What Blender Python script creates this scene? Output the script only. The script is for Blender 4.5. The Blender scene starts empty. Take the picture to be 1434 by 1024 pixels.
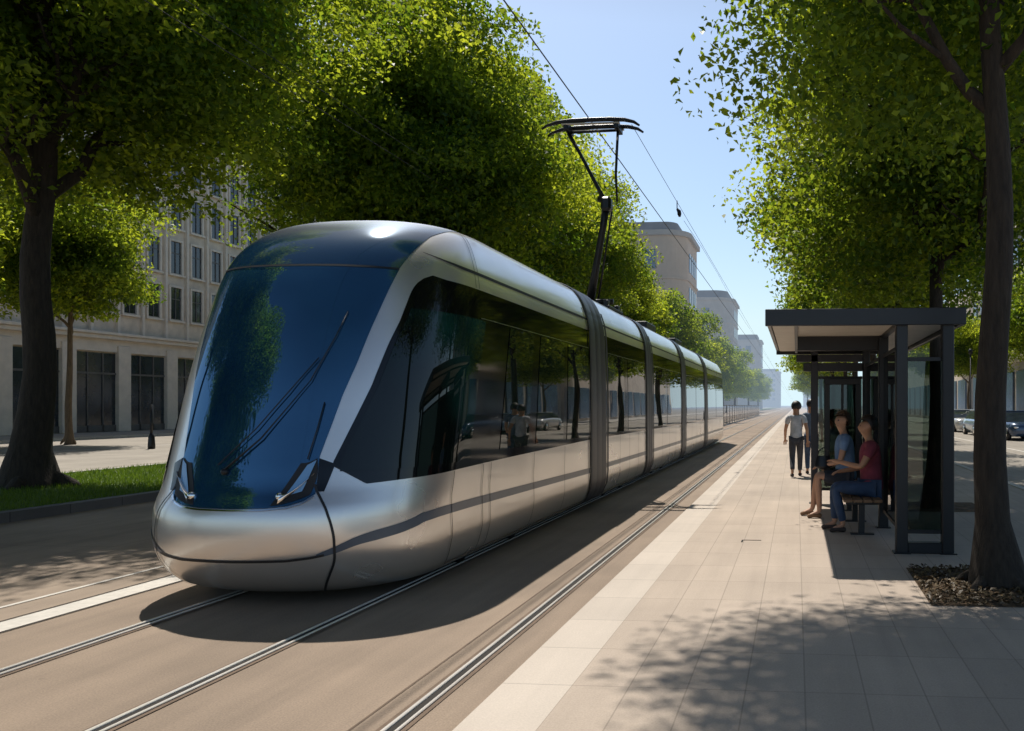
import bpy, math, random
import numpy as np
from mathutils import Vector, Matrix
random.seed(7); RNG = np.random.default_rng(7)
C = bpy.context.scene.collection
PI = math.pi

# ------------------------------------------------------------------ helpers
def tag(o, label=None, cat=None, group=None, kind=None):
    if label: o['label'] = label
    if cat: o['category'] = cat
    if group: o['group'] = group
    if kind: o['kind'] = kind
    return o
def empty(name, loc, label=None, cat=None, group=None, rz=0):
    o = bpy.data.objects.new(name, None); C.objects.link(o); o.location = loc; o.rotation_euler = (0, 0, rz)
    o.empty_display_size = .2
    return tag(o, label, cat, group)
def place(o, parent):
    C.objects.link(o)
    if parent is not None:
        o.parent = parent
        o.matrix_parent_inverse = world_mat(parent).inverted()
    return o
def world_mat(o):
    m = o.matrix_basis.copy()
    while o.parent is not None:
        m = o.parent.matrix_basis @ o.matrix_parent_inverse @ m if False else o.parent.matrix_basis @ (o.matrix_parent_inverse @ m)
        o = o.parent
    return m
class MB:
    def __init__(s): s.v = []; s.f = []; s.sm = []
    def add(s, vs, fs, smooth=False):
        n = len(s.v); s.v += [tuple(v) for v in vs]
        s.f += [tuple(i + n for i in f) for f in fs]; s.sm += [smooth] * len(fs); return s
    def box(s, x0, x1, y0, y1, z0, z1, b=0.0):
        if b <= 0:
            vs = [(x, y, z) for z in (z0, z1) for y in (y0, y1) for x in (x0, x1)]
            return s.add(vs, [(0, 2, 3, 1), (4, 5, 7, 6), (0, 1, 5, 4), (1, 3, 7, 5), (3, 2, 6, 7), (2, 0, 4, 6)])
        # chamfered box: 24 verts
        X, Y, Z = (x0, x1), (y0, y1), (z0, z1); idx = {}; vs = []
        for i in (0, 1):
            for j in (0, 1):
                for k in (0, 1):
                    sx = b if i == 0 else -b; sy = b if j == 0 else -b; sz = b if k == 0 else -b
                    for a, p in (('x', (X[i], Y[j] + sy, Z[k] + sz)), ('y', (X[i] + sx, Y[j], Z[k] + sz)), ('z', (X[i] + sx, Y[j] + sy, Z[k]))):
                        idx[(i, j, k, a)] = len(vs); vs.append(p)
        g = lambda i, j, k, a: idx[(i, j, k, a)]
        fs = []
        for i in (0, 1): fs.append([g(i, 0, 0, 'x'), g(i, 1, 0, 'x'), g(i, 1, 1, 'x'), g(i, 0, 1, 'x')][::(1 if i else -1)])
        for j in (0, 1): fs.append([g(0, j, 0, 'y'), g(1, j, 0, 'y'), g(1, j, 1, 'y'), g(0, j, 1, 'y')][::(-1 if j else 1)])
        for k in (0, 1): fs.append([g(0, 0, k, 'z'), g(1, 0, k, 'z'), g(1, 1, k, 'z'), g(0, 1, k, 'z')][::(1 if k else -1)])
        for j in (0, 1):
            for k in (0, 1): fs.append([g(0, j, k, 'y'), g(1, j, k, 'y'), g(1, j, k, 'z'), g(0, j, k, 'z')][::(1 if j != k else -1)])
        for i in (0, 1):
            for k in (0, 1): fs.append([g(i, 0, k, 'x'), g(i, 1, k, 'x'), g(i, 1, k, 'z'), g(i, 0, k, 'z')][::(-1 if i != k else 1)])
        for i in (0, 1):
            for j in (0, 1): fs.append([g(i, j, 0, 'x'), g(i, j, 1, 'x'), g(i, j, 1, 'y'), g(i, j, 0, 'y')][::(1 if i != j else -1)])
        for i in (0, 1):
            for j in (0, 1):
                for k in (0, 1): fs.append([g(i, j, k, 'x'), g(i, j, k, 'y'), g(i, j, k, 'z')][::(1 if (i + j + k) % 2 else -1)])
        return s.add(vs, fs)
    def tube(s, pts, rad, n=10, cap=True, noise=0, flat=None):
        pts = [Vector(p) for p in pts]
        if not hasattr(rad, '__len__'): rad = [rad] * len(pts)
        vs = []; up = None
        for i, p in enumerate(pts):
            d = (pts[min(i + 1, len(pts) - 1)] - pts[max(i - 1, 0)]).normalized()
            if up is None: up = Vector((0, 1, 0)) if abs(d.y) < .9 else Vector((1, 0, 0))
            a = (up - d * up.dot(d)).normalized(); up = a; b = d.cross(a)
            for k in range(n):
                t = 2 * PI * k / n
                r = rad[i] * (1 + (random.uniform(-noise, noise) if noise else 0))
                vs.append(p + a * math.cos(t) * r + b * math.sin(t) * r)
        fs = [(i * n + k, i * n + (k + 1) % n, (i + 1) * n + (k + 1) % n, (i + 1) * n + k) for i in range(len(pts) - 1) for k in range(n)]
        if cap: fs += [tuple(range(n))[::-1], tuple((len(pts) - 1) * n + k for k in range(n))]
        return s.add(vs, fs, True)
    def grid(s, fn, na, nb, smooth=True, flip=False):
        vs = [fn(i / na, j / nb) for j in range(nb + 1) for i in range(na + 1)]
        w = na + 1
        fs = [(j * w + i, j * w + i + 1, (j + 1) * w + i + 1, (j + 1) * w + i) for j in range(nb) for i in range(na)]
        if flip: fs = [f[::-1] for f in fs]
        return s.add(vs, fs, smooth)
    def ball(s, c, r, nu=14, nv=9, th0=0, th1=PI):
        if not hasattr(r, '__len__'): r = (r, r, r)
        return s.grid(lambda a, b: (c[0] + r[0] * math.cos(a * 2 * PI) * math.sin(th0 + (th1 - th0) * b), c[1] + r[1] * math.sin(a * 2 * PI) * math.sin(th0 + (th1 - th0) * b), c[2] + r[2] * math.cos(th0 + (th1 - th0) * b)), nu, nv, flip=True)
    def disc(s, c, r, axis='z', n=20):
        vs = []
        for k in range(n):
            a, b = r * math.cos(2 * PI * k / n), r * math.sin(2 * PI * k / n)
            vs.append({'z': (c[0] + a, c[1] + b, c[2]), 'y': (c[0] + a, c[1], c[2] + b), 'x': (c[0], c[1] + a, c[2] + b)}[axis])
        return s.add(vs, [tuple(range(n))])
    def build(s, name, mat, parent=None):
        me = bpy.data.meshes.new(name); me.from_pydata(s.v, [], s.f); me.update()
        me.polygons.foreach_set('use_smooth', s.sm)
        me.materials.append(mat)
        o = bpy.data.objects.new(name, me)
        return place(o, parent)

# ------------------------------------------------------------------ materials
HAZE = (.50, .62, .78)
def newmat(name):
    m = bpy.data.materials.new(name); m.use_nodes = True; nt = m.node_tree
    for n in list(nt.nodes): nt.nodes.remove(n)
    return m, nt
def N(nt, t, **k):
    n = nt.nodes.new(t)
    for a, b in k.items():
        if a in ('op',): n.operation = b
        elif a == 'vals':
            for i, v in b.items(): n.inputs[i].default_value = v
        else: setattr(n, a, b)
    return n
def L(nt, a, b): nt.links.new(a, b)
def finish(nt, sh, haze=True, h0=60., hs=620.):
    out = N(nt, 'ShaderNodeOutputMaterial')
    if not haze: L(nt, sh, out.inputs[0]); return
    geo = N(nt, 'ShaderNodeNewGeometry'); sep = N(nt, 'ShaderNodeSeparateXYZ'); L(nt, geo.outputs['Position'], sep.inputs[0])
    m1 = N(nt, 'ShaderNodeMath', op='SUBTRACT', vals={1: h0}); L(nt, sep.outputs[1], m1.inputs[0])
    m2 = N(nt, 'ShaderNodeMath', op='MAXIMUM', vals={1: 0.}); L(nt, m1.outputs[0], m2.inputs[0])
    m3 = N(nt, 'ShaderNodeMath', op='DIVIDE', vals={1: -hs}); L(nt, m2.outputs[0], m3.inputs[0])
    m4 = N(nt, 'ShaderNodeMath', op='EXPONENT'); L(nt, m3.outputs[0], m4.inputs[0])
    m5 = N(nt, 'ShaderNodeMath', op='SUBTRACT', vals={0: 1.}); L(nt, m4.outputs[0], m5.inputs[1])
    em = N(nt, 'ShaderNodeEmission', vals={0: HAZE + (1,), 1: .95})  # distance haze painted in: bluish glow mixed over the surface, growing with world Y
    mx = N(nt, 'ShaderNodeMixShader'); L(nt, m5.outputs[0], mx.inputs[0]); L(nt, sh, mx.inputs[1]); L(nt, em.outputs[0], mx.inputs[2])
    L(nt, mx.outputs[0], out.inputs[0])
def noisy(name, col, rough=.8, metal=0, var=.25, scale=3., bump=0., bscale=40., col2=None, haze=True, spec=.5, detail=6., coat=0, stretch=None):
    m, nt = newmat(name)
    bs = N(nt, 'ShaderNodeBsdfPrincipled'); bs.inputs['Roughness'].default_value = rough; bs.inputs['Metallic'].default_value = metal
    bs.inputs['Specular IOR Level'].default_value = spec; bs.inputs['Coat Weight'].default_value = coat
    geo = N(nt, 'ShaderNodeTexCoord'); src = geo.outputs['Object']
    if stretch:
        mp = N(nt, 'ShaderNodeMapping'); mp.inputs['Scale'].default_value = stretch; L(nt, src, mp.inputs[0]); src = mp.outputs[0]
    no = N(nt, 'ShaderNodeTexNoise', vals={'Scale': scale, 'Detail': detail, 'Roughness': .62}); L(nt, src, no.inputs[0])
    cr = N(nt, 'ShaderNodeValToRGB')
    c2 = col2 or tuple(c * (1 - var) for c in col); c1 = col if col2 else tuple(min(1, c * (1 + var * .6)) for c in col)
    cr.color_ramp.elements[0].position = .3; cr.color_ramp.elements[0].color = tuple(c2) + (1,)
    cr.color_ramp.elements[1].position = .7; cr.color_ramp.elements[1].color = tuple(c1) + (1,)
    L(nt, no.outputs[0], cr.inputs[0]); L(nt, cr.outputs[0], bs.inputs['Base Color'])
    if bump:
        n2 = N(nt, 'ShaderNodeTexNoise', vals={'Scale': bscale, 'Detail': 5.}); L(nt, src, n2.inputs[0])
        bp = N(nt, 'ShaderNodeBump', vals={'Strength': bump, 'Distance': .02}); L(nt, n2.outputs[0], bp.inputs['Height']); L(nt, bp.outputs[0], bs.inputs['Normal'])
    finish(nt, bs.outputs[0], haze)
    return m
def ground_mat(name, col, joints=None, joff=(0, 0), jw=.008, tilevar=.06, speck=.18, stain=.2, rough=.75, jdark=.45):
    """paving: world-space noise, stains, optional joints every (dx,dy)"""
    m, nt = newmat(name)
    bs = N(nt, 'ShaderNodeBsdfPrincipled'); bs.inputs['Roughness'].default_value = rough; bs.inputs['Specular IOR Level'].default_value = .35
    geo = N(nt, 'ShaderNodeNewGeometry'); pos = geo.outputs['Position']
    def noise(sc, det=4., mp=None):
        n = N(nt, 'ShaderNodeTexNoise', vals={'Scale': sc, 'Detail': det, 'Roughness': .6})
        if mp:
            q = N(nt, 'ShaderNodeMapping'); q.inputs['Scale'].default_value = mp; L(nt, pos, q.inputs[0]); L(nt, q.outputs[0], n.inputs[0])
        else: L(nt, pos, n.inputs[0])
        return n.outputs[0]
    def mr(src, a, b, lo=.3, hi=.7):
        n = N(nt, 'ShaderNodeMapRange', vals={1: lo, 2: hi, 3: a, 4: b}); L(nt, src, n.inputs[0]); return n.outputs[0]
    def mul(a, b):
        n = N(nt, 'ShaderNodeMath', op='MULTIPLY'); L(nt, a, n.inputs[0]); L(nt, b, n.inputs[1]); return n.outputs[0]
    v = mul(mr(noise(.55, 5.), 1 - stain, 1 + stain * .4), mr(noise(90., 3.), 1 - speck, 1 + speck))
    v = mul(v, mr(noise(2.2, 6., (2.0, .12, 1.)), 1 - stain * .7, 1 + stain * .3))
    # small dark spots (gum, oil)
    vo = N(nt, 'ShaderNodeTexVoronoi', vals={'Scale': 2.3}); L(nt, pos, vo.inputs[0])
    v = mul(v, mr(vo.outputs['Distance'], .78, 1., .02, .045))
    hgt = None
    if joints:
        sep = N(nt, 'ShaderNodeSeparateXYZ'); L(nt, pos, sep.inputs[0]); cells = []; js = []
        for i, (d, o) in enumerate(zip(joints, joff)):
            a = N(nt, 'ShaderNodeMath', op='SUBTRACT', vals={1: o}); L(nt, sep.outputs[i], a.inputs[0])
            b = N(nt, 'ShaderNodeMath', op='DIVIDE', vals={1: d}); L(nt, a.outputs[0], b.inputs[0])
            fl = N(nt, 'ShaderNodeMath', op='FLOOR'); L(nt, b.outputs[0], fl.inputs[0]); cells.append(fl.outputs[0])
            pp = N(nt, 'ShaderNodeMath', op='PINGPONG', vals={1: .5}); L(nt, b.outputs[0], pp.inputs[0])
            q = N(nt, 'ShaderNodeMapRange', vals={1: jw / d * .5, 2: jw / d * .9, 3: jdark, 4: 1.}); L(nt, pp.outputs[0], q.inputs[0]); js.append(q.outputs[0])
        cb = N(nt, 'ShaderNodeCombineXYZ'); L(nt, cells[0], cb.inputs[0]); L(nt, cells[1], cb.inputs[1])
        wn = N(nt, 'ShaderNodeTexWhiteNoise'); L(nt, cb.outputs[0], wn.inputs[0])
        v = mul(v, mr(wn.outputs[0], 1 - tilevar, 1 + tilevar, 0, 1)); jj = mul(js[0], js[1]); v = mul(v, jj)
    cc = N(nt, 'ShaderNodeVectorMath', op='SCALE'); cc.inputs[0].default_value = col; L(nt, v, cc.inputs['Scale'])
    L(nt, cc.outputs[0], bs.inputs['Base Color'])
    bp = N(nt, 'ShaderNodeBump', vals={'Strength': .25, 'Distance': .006}); L(nt, noise(140., 3.), bp.inputs['Height']); L(nt, bp.outputs[0], bs.inputs['Normal'])
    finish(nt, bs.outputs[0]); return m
def leaf_mat(name, dark, lite, tdark, tlite, trans=.5):
    m, nt = newmat(name)
    at = N(nt, 'ShaderNodeAttribute', attribute_name='tint')
    def mixc(a, b):
        n = N(nt, 'ShaderNodeMix', data_type='RGBA'); n.inputs[6].default_value = a + (1,); n.inputs[7].default_value = b + (1,); L(nt, at.outputs['Fac'], n.inputs[0]); return n.outputs[2]
    bs = N(nt, 'ShaderNodeBsdfPrincipled', vals={'Roughness': .5}); bs.inputs['Specular IOR Level'].default_value = .35; L(nt, mixc(dark, lite), bs.inputs['Base Color'])
    tr = N(nt, 'ShaderNodeBsdfTranslucent'); L(nt, mixc(tdark, tlite), tr.inputs[0])
    mx = N(nt, 'ShaderNodeMixShader', vals={0: trans}); L(nt, bs.outputs[0], mx.inputs[1]); L(nt, tr.outputs[0], mx.inputs[2])
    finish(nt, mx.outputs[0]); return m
def glass_black(name, col=(.004, .006, .008), ior=1.55, rough=.03, tint=None, vary=True, col2=None):
    m, nt = newmat(name)
    bs = N(nt, 'ShaderNodeBsdfPrincipled', vals={'Roughness': rough, 'IOR': ior}); bs.inputs['Base Color'].default_value = col + (1,)
    if tint: bs.inputs['Specular Tint'].default_value = tint + (1,)
    if vary:
        tc = N(nt, 'ShaderNodeTexCoord'); n = N(nt, 'ShaderNodeTexNoise', vals={'Scale': .8, 'Detail': 2.}); L(nt, tc.outputs['Object'], n.inputs[0])
        cr = N(nt, 'ShaderNodeValToRGB'); cr.color_ramp.elements[0].position = .42; cr.color_ramp.elements[0].color = col + (1,)
        cr.color_ramp.elements[1].position = .62; cr.color_ramp.elements[1].color = (col2 or tuple(c * 2.2 for c in col)) + (1,)
        L(nt, n.outputs[0], cr.inputs[0]); L(nt, cr.outputs[0], bs.inputs['Base Color'])
        bp = N(nt, 'ShaderNodeBump', vals={'Strength': .02, 'Distance': .1}); L(nt, n.outputs[0], bp.inputs['Height']); L(nt, bp.outputs[0], bs.inputs['Normal'])
    finish(nt, bs.outputs[0], False); return m
def clear_glass(name, tint=(.75, .82, .8), refl=.12):
    m, nt = newmat(name)
    tr = N(nt, 'ShaderNodeBsdfTransparent', vals={0: tint + (1,)}); gl = N(nt, 'ShaderNodeBsdfGlossy', vals={'Roughness': .02})
    fr = N(nt, 'ShaderNodeFresnel', vals={0: 1.5}); ad = N(nt, 'ShaderNodeMath', op='ADD', vals={1: refl * .3}); L(nt, fr.outputs[0], ad.inputs[0])
    mx = N(nt, 'ShaderNodeMixShader'); L(nt, ad.outputs[0], mx.inputs[0]); L(nt, tr.outputs[0], mx.inputs[1]); L(nt, gl.outputs[0], mx.inputs[2])
    finish(nt, mx.outputs[0], False); return m
def paint_mat(name, col, metal, rough, coat=.6, flake=.03):
    m, nt = newmat(name)
    bs = N(nt, 'ShaderNodeBsdfPrincipled', vals={'Metallic': metal}); bs.inputs['Base Color'].default_value = col + (1,)
    bs.inputs['Coat Weight'].default_value = coat; bs.inputs['Coat Roughness'].default_value = .06
    tc = N(nt, 'ShaderNodeTexCoord')
    n = N(nt, 'ShaderNodeTexNoise', vals={'Scale': 1.1, 'Detail': 3., 'Roughness': .5}); L(nt, tc.outputs['Object'], n.inputs[0])
    mr = N(nt, 'ShaderNodeMapRange', vals={1: .3, 2: .7, 3: rough * .92, 4: rough * 1.12}); L(nt, n.outputs[0], mr.inputs[0]); L(nt, mr.outputs[0], bs.inputs['Roughness'])
    # road dust toward the skirt
    geo = N(nt, 'ShaderNodeNewGeometry'); sp = N(nt, 'ShaderNodeSeparateXYZ'); L(nt, geo.outputs['Position'], sp.inputs[0])
    dz = N(nt, 'ShaderNodeMapRange', vals={1: .15, 2: 1.0, 3: .45, 4: 0.}); L(nt, sp.outputs[2], dz.inputs[0])
    dn = N(nt, 'ShaderNodeMath', op='MULTIPLY'); L(nt, dz.outputs[0], dn.inputs[0]); L(nt, n.outputs[0], dn.inputs[1])
    mx = N(nt, 'ShaderNodeMix', data_type='RGBA'); mx.inputs[6].default_value = col + (1,); mx.inputs[7].default_value = (.30, .25, .19, 1); L(nt, dn.outputs[0], mx.inputs[0]); L(nt, mx.outputs[2], bs.inputs['Base Color'])
    finish(nt, bs.outputs[0], False); return m

M = dict(
    bed=ground_mat('track_bed_concrete', (.285, .212, .152), stain=.24, speck=.2),
    apron=ground_mat('apron_concrete', (.32, .245, .18), stain=.3, speck=.12, joints=(3.2, 4.1), joff=(-11.4, 1.), jw=.012, tilevar=.03, jdark=.7),
    platform=ground_mat('platform_tiles', (.46, .375, .30), joints=(.345, .74), joff=(-1.33, .35), jw=.006, tilevar=.045, speck=.10, stain=.14, jdark=.70),
    edge=ground_mat('platform_edge_stone', (.55, .475, .40), joints=(5., .74), joff=(-4.0, .35), jw=.007, tilevar=.05, speck=.08, stain=.1, jdark=.68),
    asphalt=ground_mat('asphalt', (.19, .175, .16), speck=.3, stain=.25),
    asphalt2=ground_mat('asphalt_pale', (.33, .29, .24), speck=.2, stain=.25),
    walk=ground_mat('far_sidewalk', (.42, .38, .33), joints=(1.2, 1.2), jw=.015),
    ground=ground_mat('earth_base', (.30, .26, .2), stain=.3),
    kerb=ground_mat('kerb_stone', (.13, .125, .12), joints=(50., 1.0), jw=.012, tilevar=.12, stain=.25),
    kerb2=ground_mat('kerb_pale', (.55, .51, .45), joints=(50., 1.0), jw=.012, tilevar=.08),
    soil=noisy('soil', (.10, .062, .03), var=.6, scale=14., bump=.9, bscale=60., rough=.95),
    lawn=noisy('lawn_soil', (.075, .12, .02), var=.4, scale=6., rough=.95),
    line=noisy('road_paint', (.56, .52, .46), var=.15, scale=9., rough=.7),
    steel=noisy('rail_steel', (.92, .86, .78), metal=.35, rough=.22, var=.12, scale=4., stretch=(8, .4, 1), haze=False),
    groove=noisy('rail_groove', (.022, .018, .014), rough=.9),
    railbed=noisy('rail_sealant', (.15, .10, .065), rough=.85, var=.3, scale=5.),
    bark=noisy('bark', (.036, .026, .018), var=.55, scale=7., bump=1., bscale=16., rough=.92, stretch=(3, 3, .6)),
    bark2=noisy('bark_young', (.16, .11, .065), var=.4, scale=7., bump=.8, bscale=20., rough=.9, stretch=(3, 3, .6)),
    silver=paint_mat('silver_paint', (.80, .765, .72), .80, .29),
    silver2=paint_mat('roof_silver', (.62, .64, .66), .9, .2),
    
    wind=glass_black('windscreen_glass', (.005, .026, .062), ior=2.8, rough=.02, tint=(.35, .68, 1.), vary=True, col2=(.010, .048, .10)),
    band=glass_black('black_side_glass', (.004, .0045, .005), ior=1.5, rough=.06, vary=False),
    pane=glass_black('tram_window_glass', (.006, .011, .008), ior=1.75, rough=.012, col2=(.010, .022, .016)),
    cabpane=glass_black('cab_side_glass', (.004, .007, .006), ior=1.5, rough=.02, col2=(.006, .045, .038)),
    rubber=noisy('black_rubber', (.012, .012, .014), rough=.55, haze=False),
    bellows=noisy('gangway_grey', (.026, .027, .036), rough=.42, haze=False, var=.2),
    black=noisy('black_metal', (.014, .015, .018), rough=.38, metal=.3, haze=False, var=.3),
    shfr=noisy('shelter_frame_paint', (.012, .013, .016), rough=.4, haze=False, var=.25),
    soffit=noisy('soffit_panel', (.55, .50, .43), rough=.5, haze=False, var=.12),
    stripe=noisy('blue_stripe', (.055, .085, .12), rough=.28, haze=False, var=.15, spec=.7),
    chrome=noisy('chrome', (.85, .84, .82), metal=1., rough=.12, haze=False, var=.05),
    lens=glass_black('headlight_lens', (.16, .34, .58), ior=1.9, rough=.12, vary=False),
    shglass=clear_glass('shelter_glass', (.34, .40, .37)),
    fglass=clear_glass('fence_glass', (.62, .70, .70)),
    copper=noisy('contact_wire', (.03, .028, .026), rough=.6, haze=False),
    stone=noisy('facade_stone', (.68, .57, .45), var=.22, scale=1.2, bump=.25, bscale=12., rough=.85),
    stone2=noisy('facade_stone_trim', (.74, .64, .53), var=.12, scale=2., rough=.85),
    stoneg=noisy('facade_grey', (.42, .38, .34), var=.14, scale=.6, rough=.85),
    stonet=noisy('tower_beige', (.56, .43, .32), var=.14, scale=.25, rough=.85),
    roofg=noisy('roof_grey', (.16, .17, .19), var=.2, scale=.5, rough=.8),
    bwin=noisy('building_window', (.025, .035, .045), rough=.12, var=.5, scale=1., spec=.8),
    bwinb=noisy('building_window_blue', (.05, .10, .17), rough=.15, var=.4, scale=1., spec=.8),
    frame=noisy('window_frame', (.12, .11, .10), rough=.5, var=.2),
    wood=noisy('bench_wood', (.22, .13, .07), rough=.6, var=.4, scale=6., stretch=(6, .6, 6)),
)
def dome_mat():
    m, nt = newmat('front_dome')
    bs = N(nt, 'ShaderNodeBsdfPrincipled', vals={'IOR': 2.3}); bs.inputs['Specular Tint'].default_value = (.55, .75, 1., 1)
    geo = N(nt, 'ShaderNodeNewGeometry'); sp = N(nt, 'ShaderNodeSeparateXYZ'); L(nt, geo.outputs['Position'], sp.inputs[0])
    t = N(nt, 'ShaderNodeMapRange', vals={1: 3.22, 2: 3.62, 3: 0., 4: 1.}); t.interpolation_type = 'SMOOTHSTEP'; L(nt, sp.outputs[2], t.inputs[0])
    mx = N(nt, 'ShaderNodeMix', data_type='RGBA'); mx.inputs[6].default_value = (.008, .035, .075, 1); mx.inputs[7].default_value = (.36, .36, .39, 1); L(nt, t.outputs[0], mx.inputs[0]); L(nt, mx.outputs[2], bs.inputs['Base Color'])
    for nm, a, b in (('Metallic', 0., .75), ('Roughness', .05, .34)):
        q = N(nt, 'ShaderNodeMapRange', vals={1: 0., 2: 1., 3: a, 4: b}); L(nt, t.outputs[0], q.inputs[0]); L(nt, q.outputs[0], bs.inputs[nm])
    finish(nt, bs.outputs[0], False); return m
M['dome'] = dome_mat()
M['leafR'] = leaf_mat('leaves_right', (.022, .056, .007), (.10, .17, .015), (.14, .25, .013), (.60, .68, .04), .55)
M['leafL'] = leaf_mat('leaves_left', (.032, .072, .009), (.13, .21, .018), (.18, .30, .015), (.70, .76, .045), .57)
M['grass'] = leaf_mat('grass_blades', (.05, .10, .012), (.11, .18, .02), (.10, .19, .01), (.22, .32, .02), .4)

# ------------------------------------------------------------------ ground
def sheet(name, x0, x1, y0, y1, z, mat, kind='structure', z0=None):
    mb = MB()
    if z0 is None: mb.add([(x0, y0, z), (x1, y0, z), (x1, y1, z), (x0, y1, z)], [(0, 1, 2, 3)])
    else: mb.box(x0, x1, y0, y1, z0, z)
    return tag(mb.build(name, M[mat]), kind=kind)
YF = 1400
sheet('ground', -2500, 2500, -400, 5000, -.05, 'ground')
sheet('track_apron', -11.4, -5.9, -30, YF, 0., 'apron')
sheet('track_bed', -5.9, -2.32, -30, YF, 0., 'bed')
sheet('track_side_strip', -2.32, -1.755, -30, YF, .001, 'bed')
sheet('platform_edge', -1.755, -1.33, -30, YF, .035, 'edge', z0=-.1)
sheet('platform_pavement', -1.33, 4.45, -30, YF, .035, 'platform', z0=-.1)
sheet('kerb', 4.45, 4.6, -30, YF, .05, 'kerb2', z0=-.1)
sheet('road', 4.6, 11.9, -60, YF, -.02, 'asphalt2')
sheet('kerb', 11.9, 12.1, -60, YF, .1, 'kerb2', z0=-.1)
sheet('sidewalk', 12.1, 16.2, -60, YF, .09, 'walk')
sheet('kerb', -11.62, -11.4, -30, 600, .15, 'kerb', z0=-.1)
sheet('lawn', -17.0, -11.62, -30, 600, .11, 'lawn', z0=-.1)
sheet('kerb', -17.2, -17.0, -30, 600, .13, 'kerb2', z0=-.1)
sheet('road', -35.6, -17.2, -60, YF, -.02, 'asphalt2')
sheet('kerb', -35.8, -35.6, -60, YF, .1, 'kerb2', z0=-.1)
sheet('sidewalk', -42, -35.8, -60, YF, .09, 'walk')
# painted lines
def line(name, x0, x1, y0, y1, z=.006): return sheet(name, x0, x1, y0, y1, z, 'line')
line('white_band', -6.20, -5.94, -30, YF, .005)
line('thin_white_line', -6.68, -6.63, -30, YF, .005)
line('lane_line', 8.35, 8.5, -20, 400, -.014)
line('lane_line', 11.3, 11.45, -20, 400, -.014)
line('lane_line', -27.5, -27.35, -20, 400, -.014)
# darker joints beside the white band
for i, x in enumerate((-6.235, -5.925)):
    sheet('band_joint', x, x + .02, -30, YF, .006, 'groove')
sheet('bed_joint', -2.335, -2.32, -30, YF, .004, 'railbed')
# rails: two bright bars with a dark groove between
for i, (x, lb) in enumerate(((-5.02, 'left grooved steel rail under the tram, running out to the left of its nose'),
                             (-3.62, 'middle grooved steel rail in the tram shadow, coming out from under the nose'),
                             (-2.10, 'right grooved steel rail nearest the pale platform edge'))):
    r = empty('rail', (x, 20, 0), lb, 'rail', 'grooved tram rails set in the pavement')
    sheet_ = MB(); sheet_.add([(x - .085, -30, .006), (x + .075, -30, .006), (x + .075, YF, .006), (x - .085, YF, .006)], [(0, 1, 2, 3)]); sheet_.build('sealant', M['railbed'], r)
    g = MB(); g.box(x - .022, x + .024, -30, YF, .006, .009); g.build('groove', M['groove'], r)
    a = MB(); a.box(x - .046, x - .022, -30, YF, .006, .020, .004); a.build('rail_head', M['steel'], r)
    a = MB(); a.box(x + .024, x + .044, -30, YF, .006, .018, .004); a.build('guard_lip', M['steel'], r)

# ------------------------------------------------------------------ leaves
def leaf_mesh(name, centres, size, tint, mat, up=.55, aspect=.6):
    n = len(centres)
    nr = RNG.normal(size=(n, 3)); nr /= np.linalg.norm(nr, axis=1)[:, None]
    nr[:, 2] += up; nr /= np.linalg.norm(nr, axis=1)[:, None]
    t = RNG.normal(size=(n, 3)); u = np.cross(nr, t); u /= np.linalg.norm(u, axis=1)[:, None]; v = np.cross(nr, u)
    l = size * RNG.uniform(.45, 1.45, n)[:, None]; w = l * aspect
    fold = nr * l * .12
    P = np.stack([centres - u * l * .5, centres + v * w * .5 + fold, centres + u * l * .5 - fold, centres - v * w * .5 + fold], 1).reshape(-1, 3)
    me = bpy.data.meshes.new(name); me.vertices.add(n * 4); me.loops.add(n * 4); me.polygons.add(n)
    me.vertices.foreach_set('co', P.astype('f').ravel()); me.loops.foreach_set('vertex_index', np.arange(n * 4, dtype='i'))
    me.polygons.foreach_set('loop_start', np.arange(0, n * 4, 4, dtype='i'))
    at = me.attributes.new('tint', 'FLOAT', 'POINT'); at.data.foreach_set('value', np.repeat(np.clip(tint, 0, 1), 4).astype('f'))
    me.update(calc_edges=True); me.materials.append(mat); return me
def clumps_in(ells, spread=1.0):
    """ells: (cx,cy,cz,rx,ry,rz,count) -> clump centres + radius, denser near the skin, ragged outline"""
    out = []
    for cx, cy, cz, rx, ry, rz, n in ells:
        k = 0
        while k < n:
            d = RNG.normal(size=3); d /= np.linalg.norm(d)
            rr = RNG.uniform(.25, 1.0) ** .45 * RNG.uniform(.82, 1.10)
            out.append((cx + d[0] * rx * rr, cy + d[1] * ry * rr, cz + d[2] * rz * rr, RNG.uniform(.32, .88) * spread)); k += 1
    return np.array(out)
def leaves_from(cl, per, size, name, mat, zlo=-9, keep=None):
    cs, ts = [], []
    for x, y, z, r in cl:
        n = max(3, int(per * (r / .45) ** 2.1 * RNG.uniform(.6, 1.4)))
        d = RNG.normal(size=(n, 3)); ln = np.linalg.norm(d, axis=1)[:, None]; d = d / ln * np.minimum(ln * .62, 1.25) * np.array([r, r, r * .5])
        d[:, 2] -= (d[:, 0] ** 2 + d[:, 1] ** 2) * .30 / r
        cs.append(np.array([x, y, z]) + d); ts.append(np.clip(RNG.normal(.45, .30) + RNG.normal(0, .16, n), 0, 1))
    c = np.concatenate(cs); t = np.concatenate(ts)
    if keep is not None: m = keep(c); c, t = c[m], t[m]
    return leaf_mesh(name, c, size, t, mat)
def bend(p0, p1, n=6, wob=.12, sag=.0):
    p0, p1 = Vector(p0), Vector(p1); ln = (p1 - p0).length; pts = []
    for i in range(n + 1):
        t = i / n; p = p0.lerp(p1, t); s = math.sin(t * PI)
        p += Vector((random.uniform(-1, 1), random.uniform(-1, 1), random.uniform(-.5, .5))) * wob * ln * .12 * s; p.z += sag * s * ln
        pts.append(p)
    return pts
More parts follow.
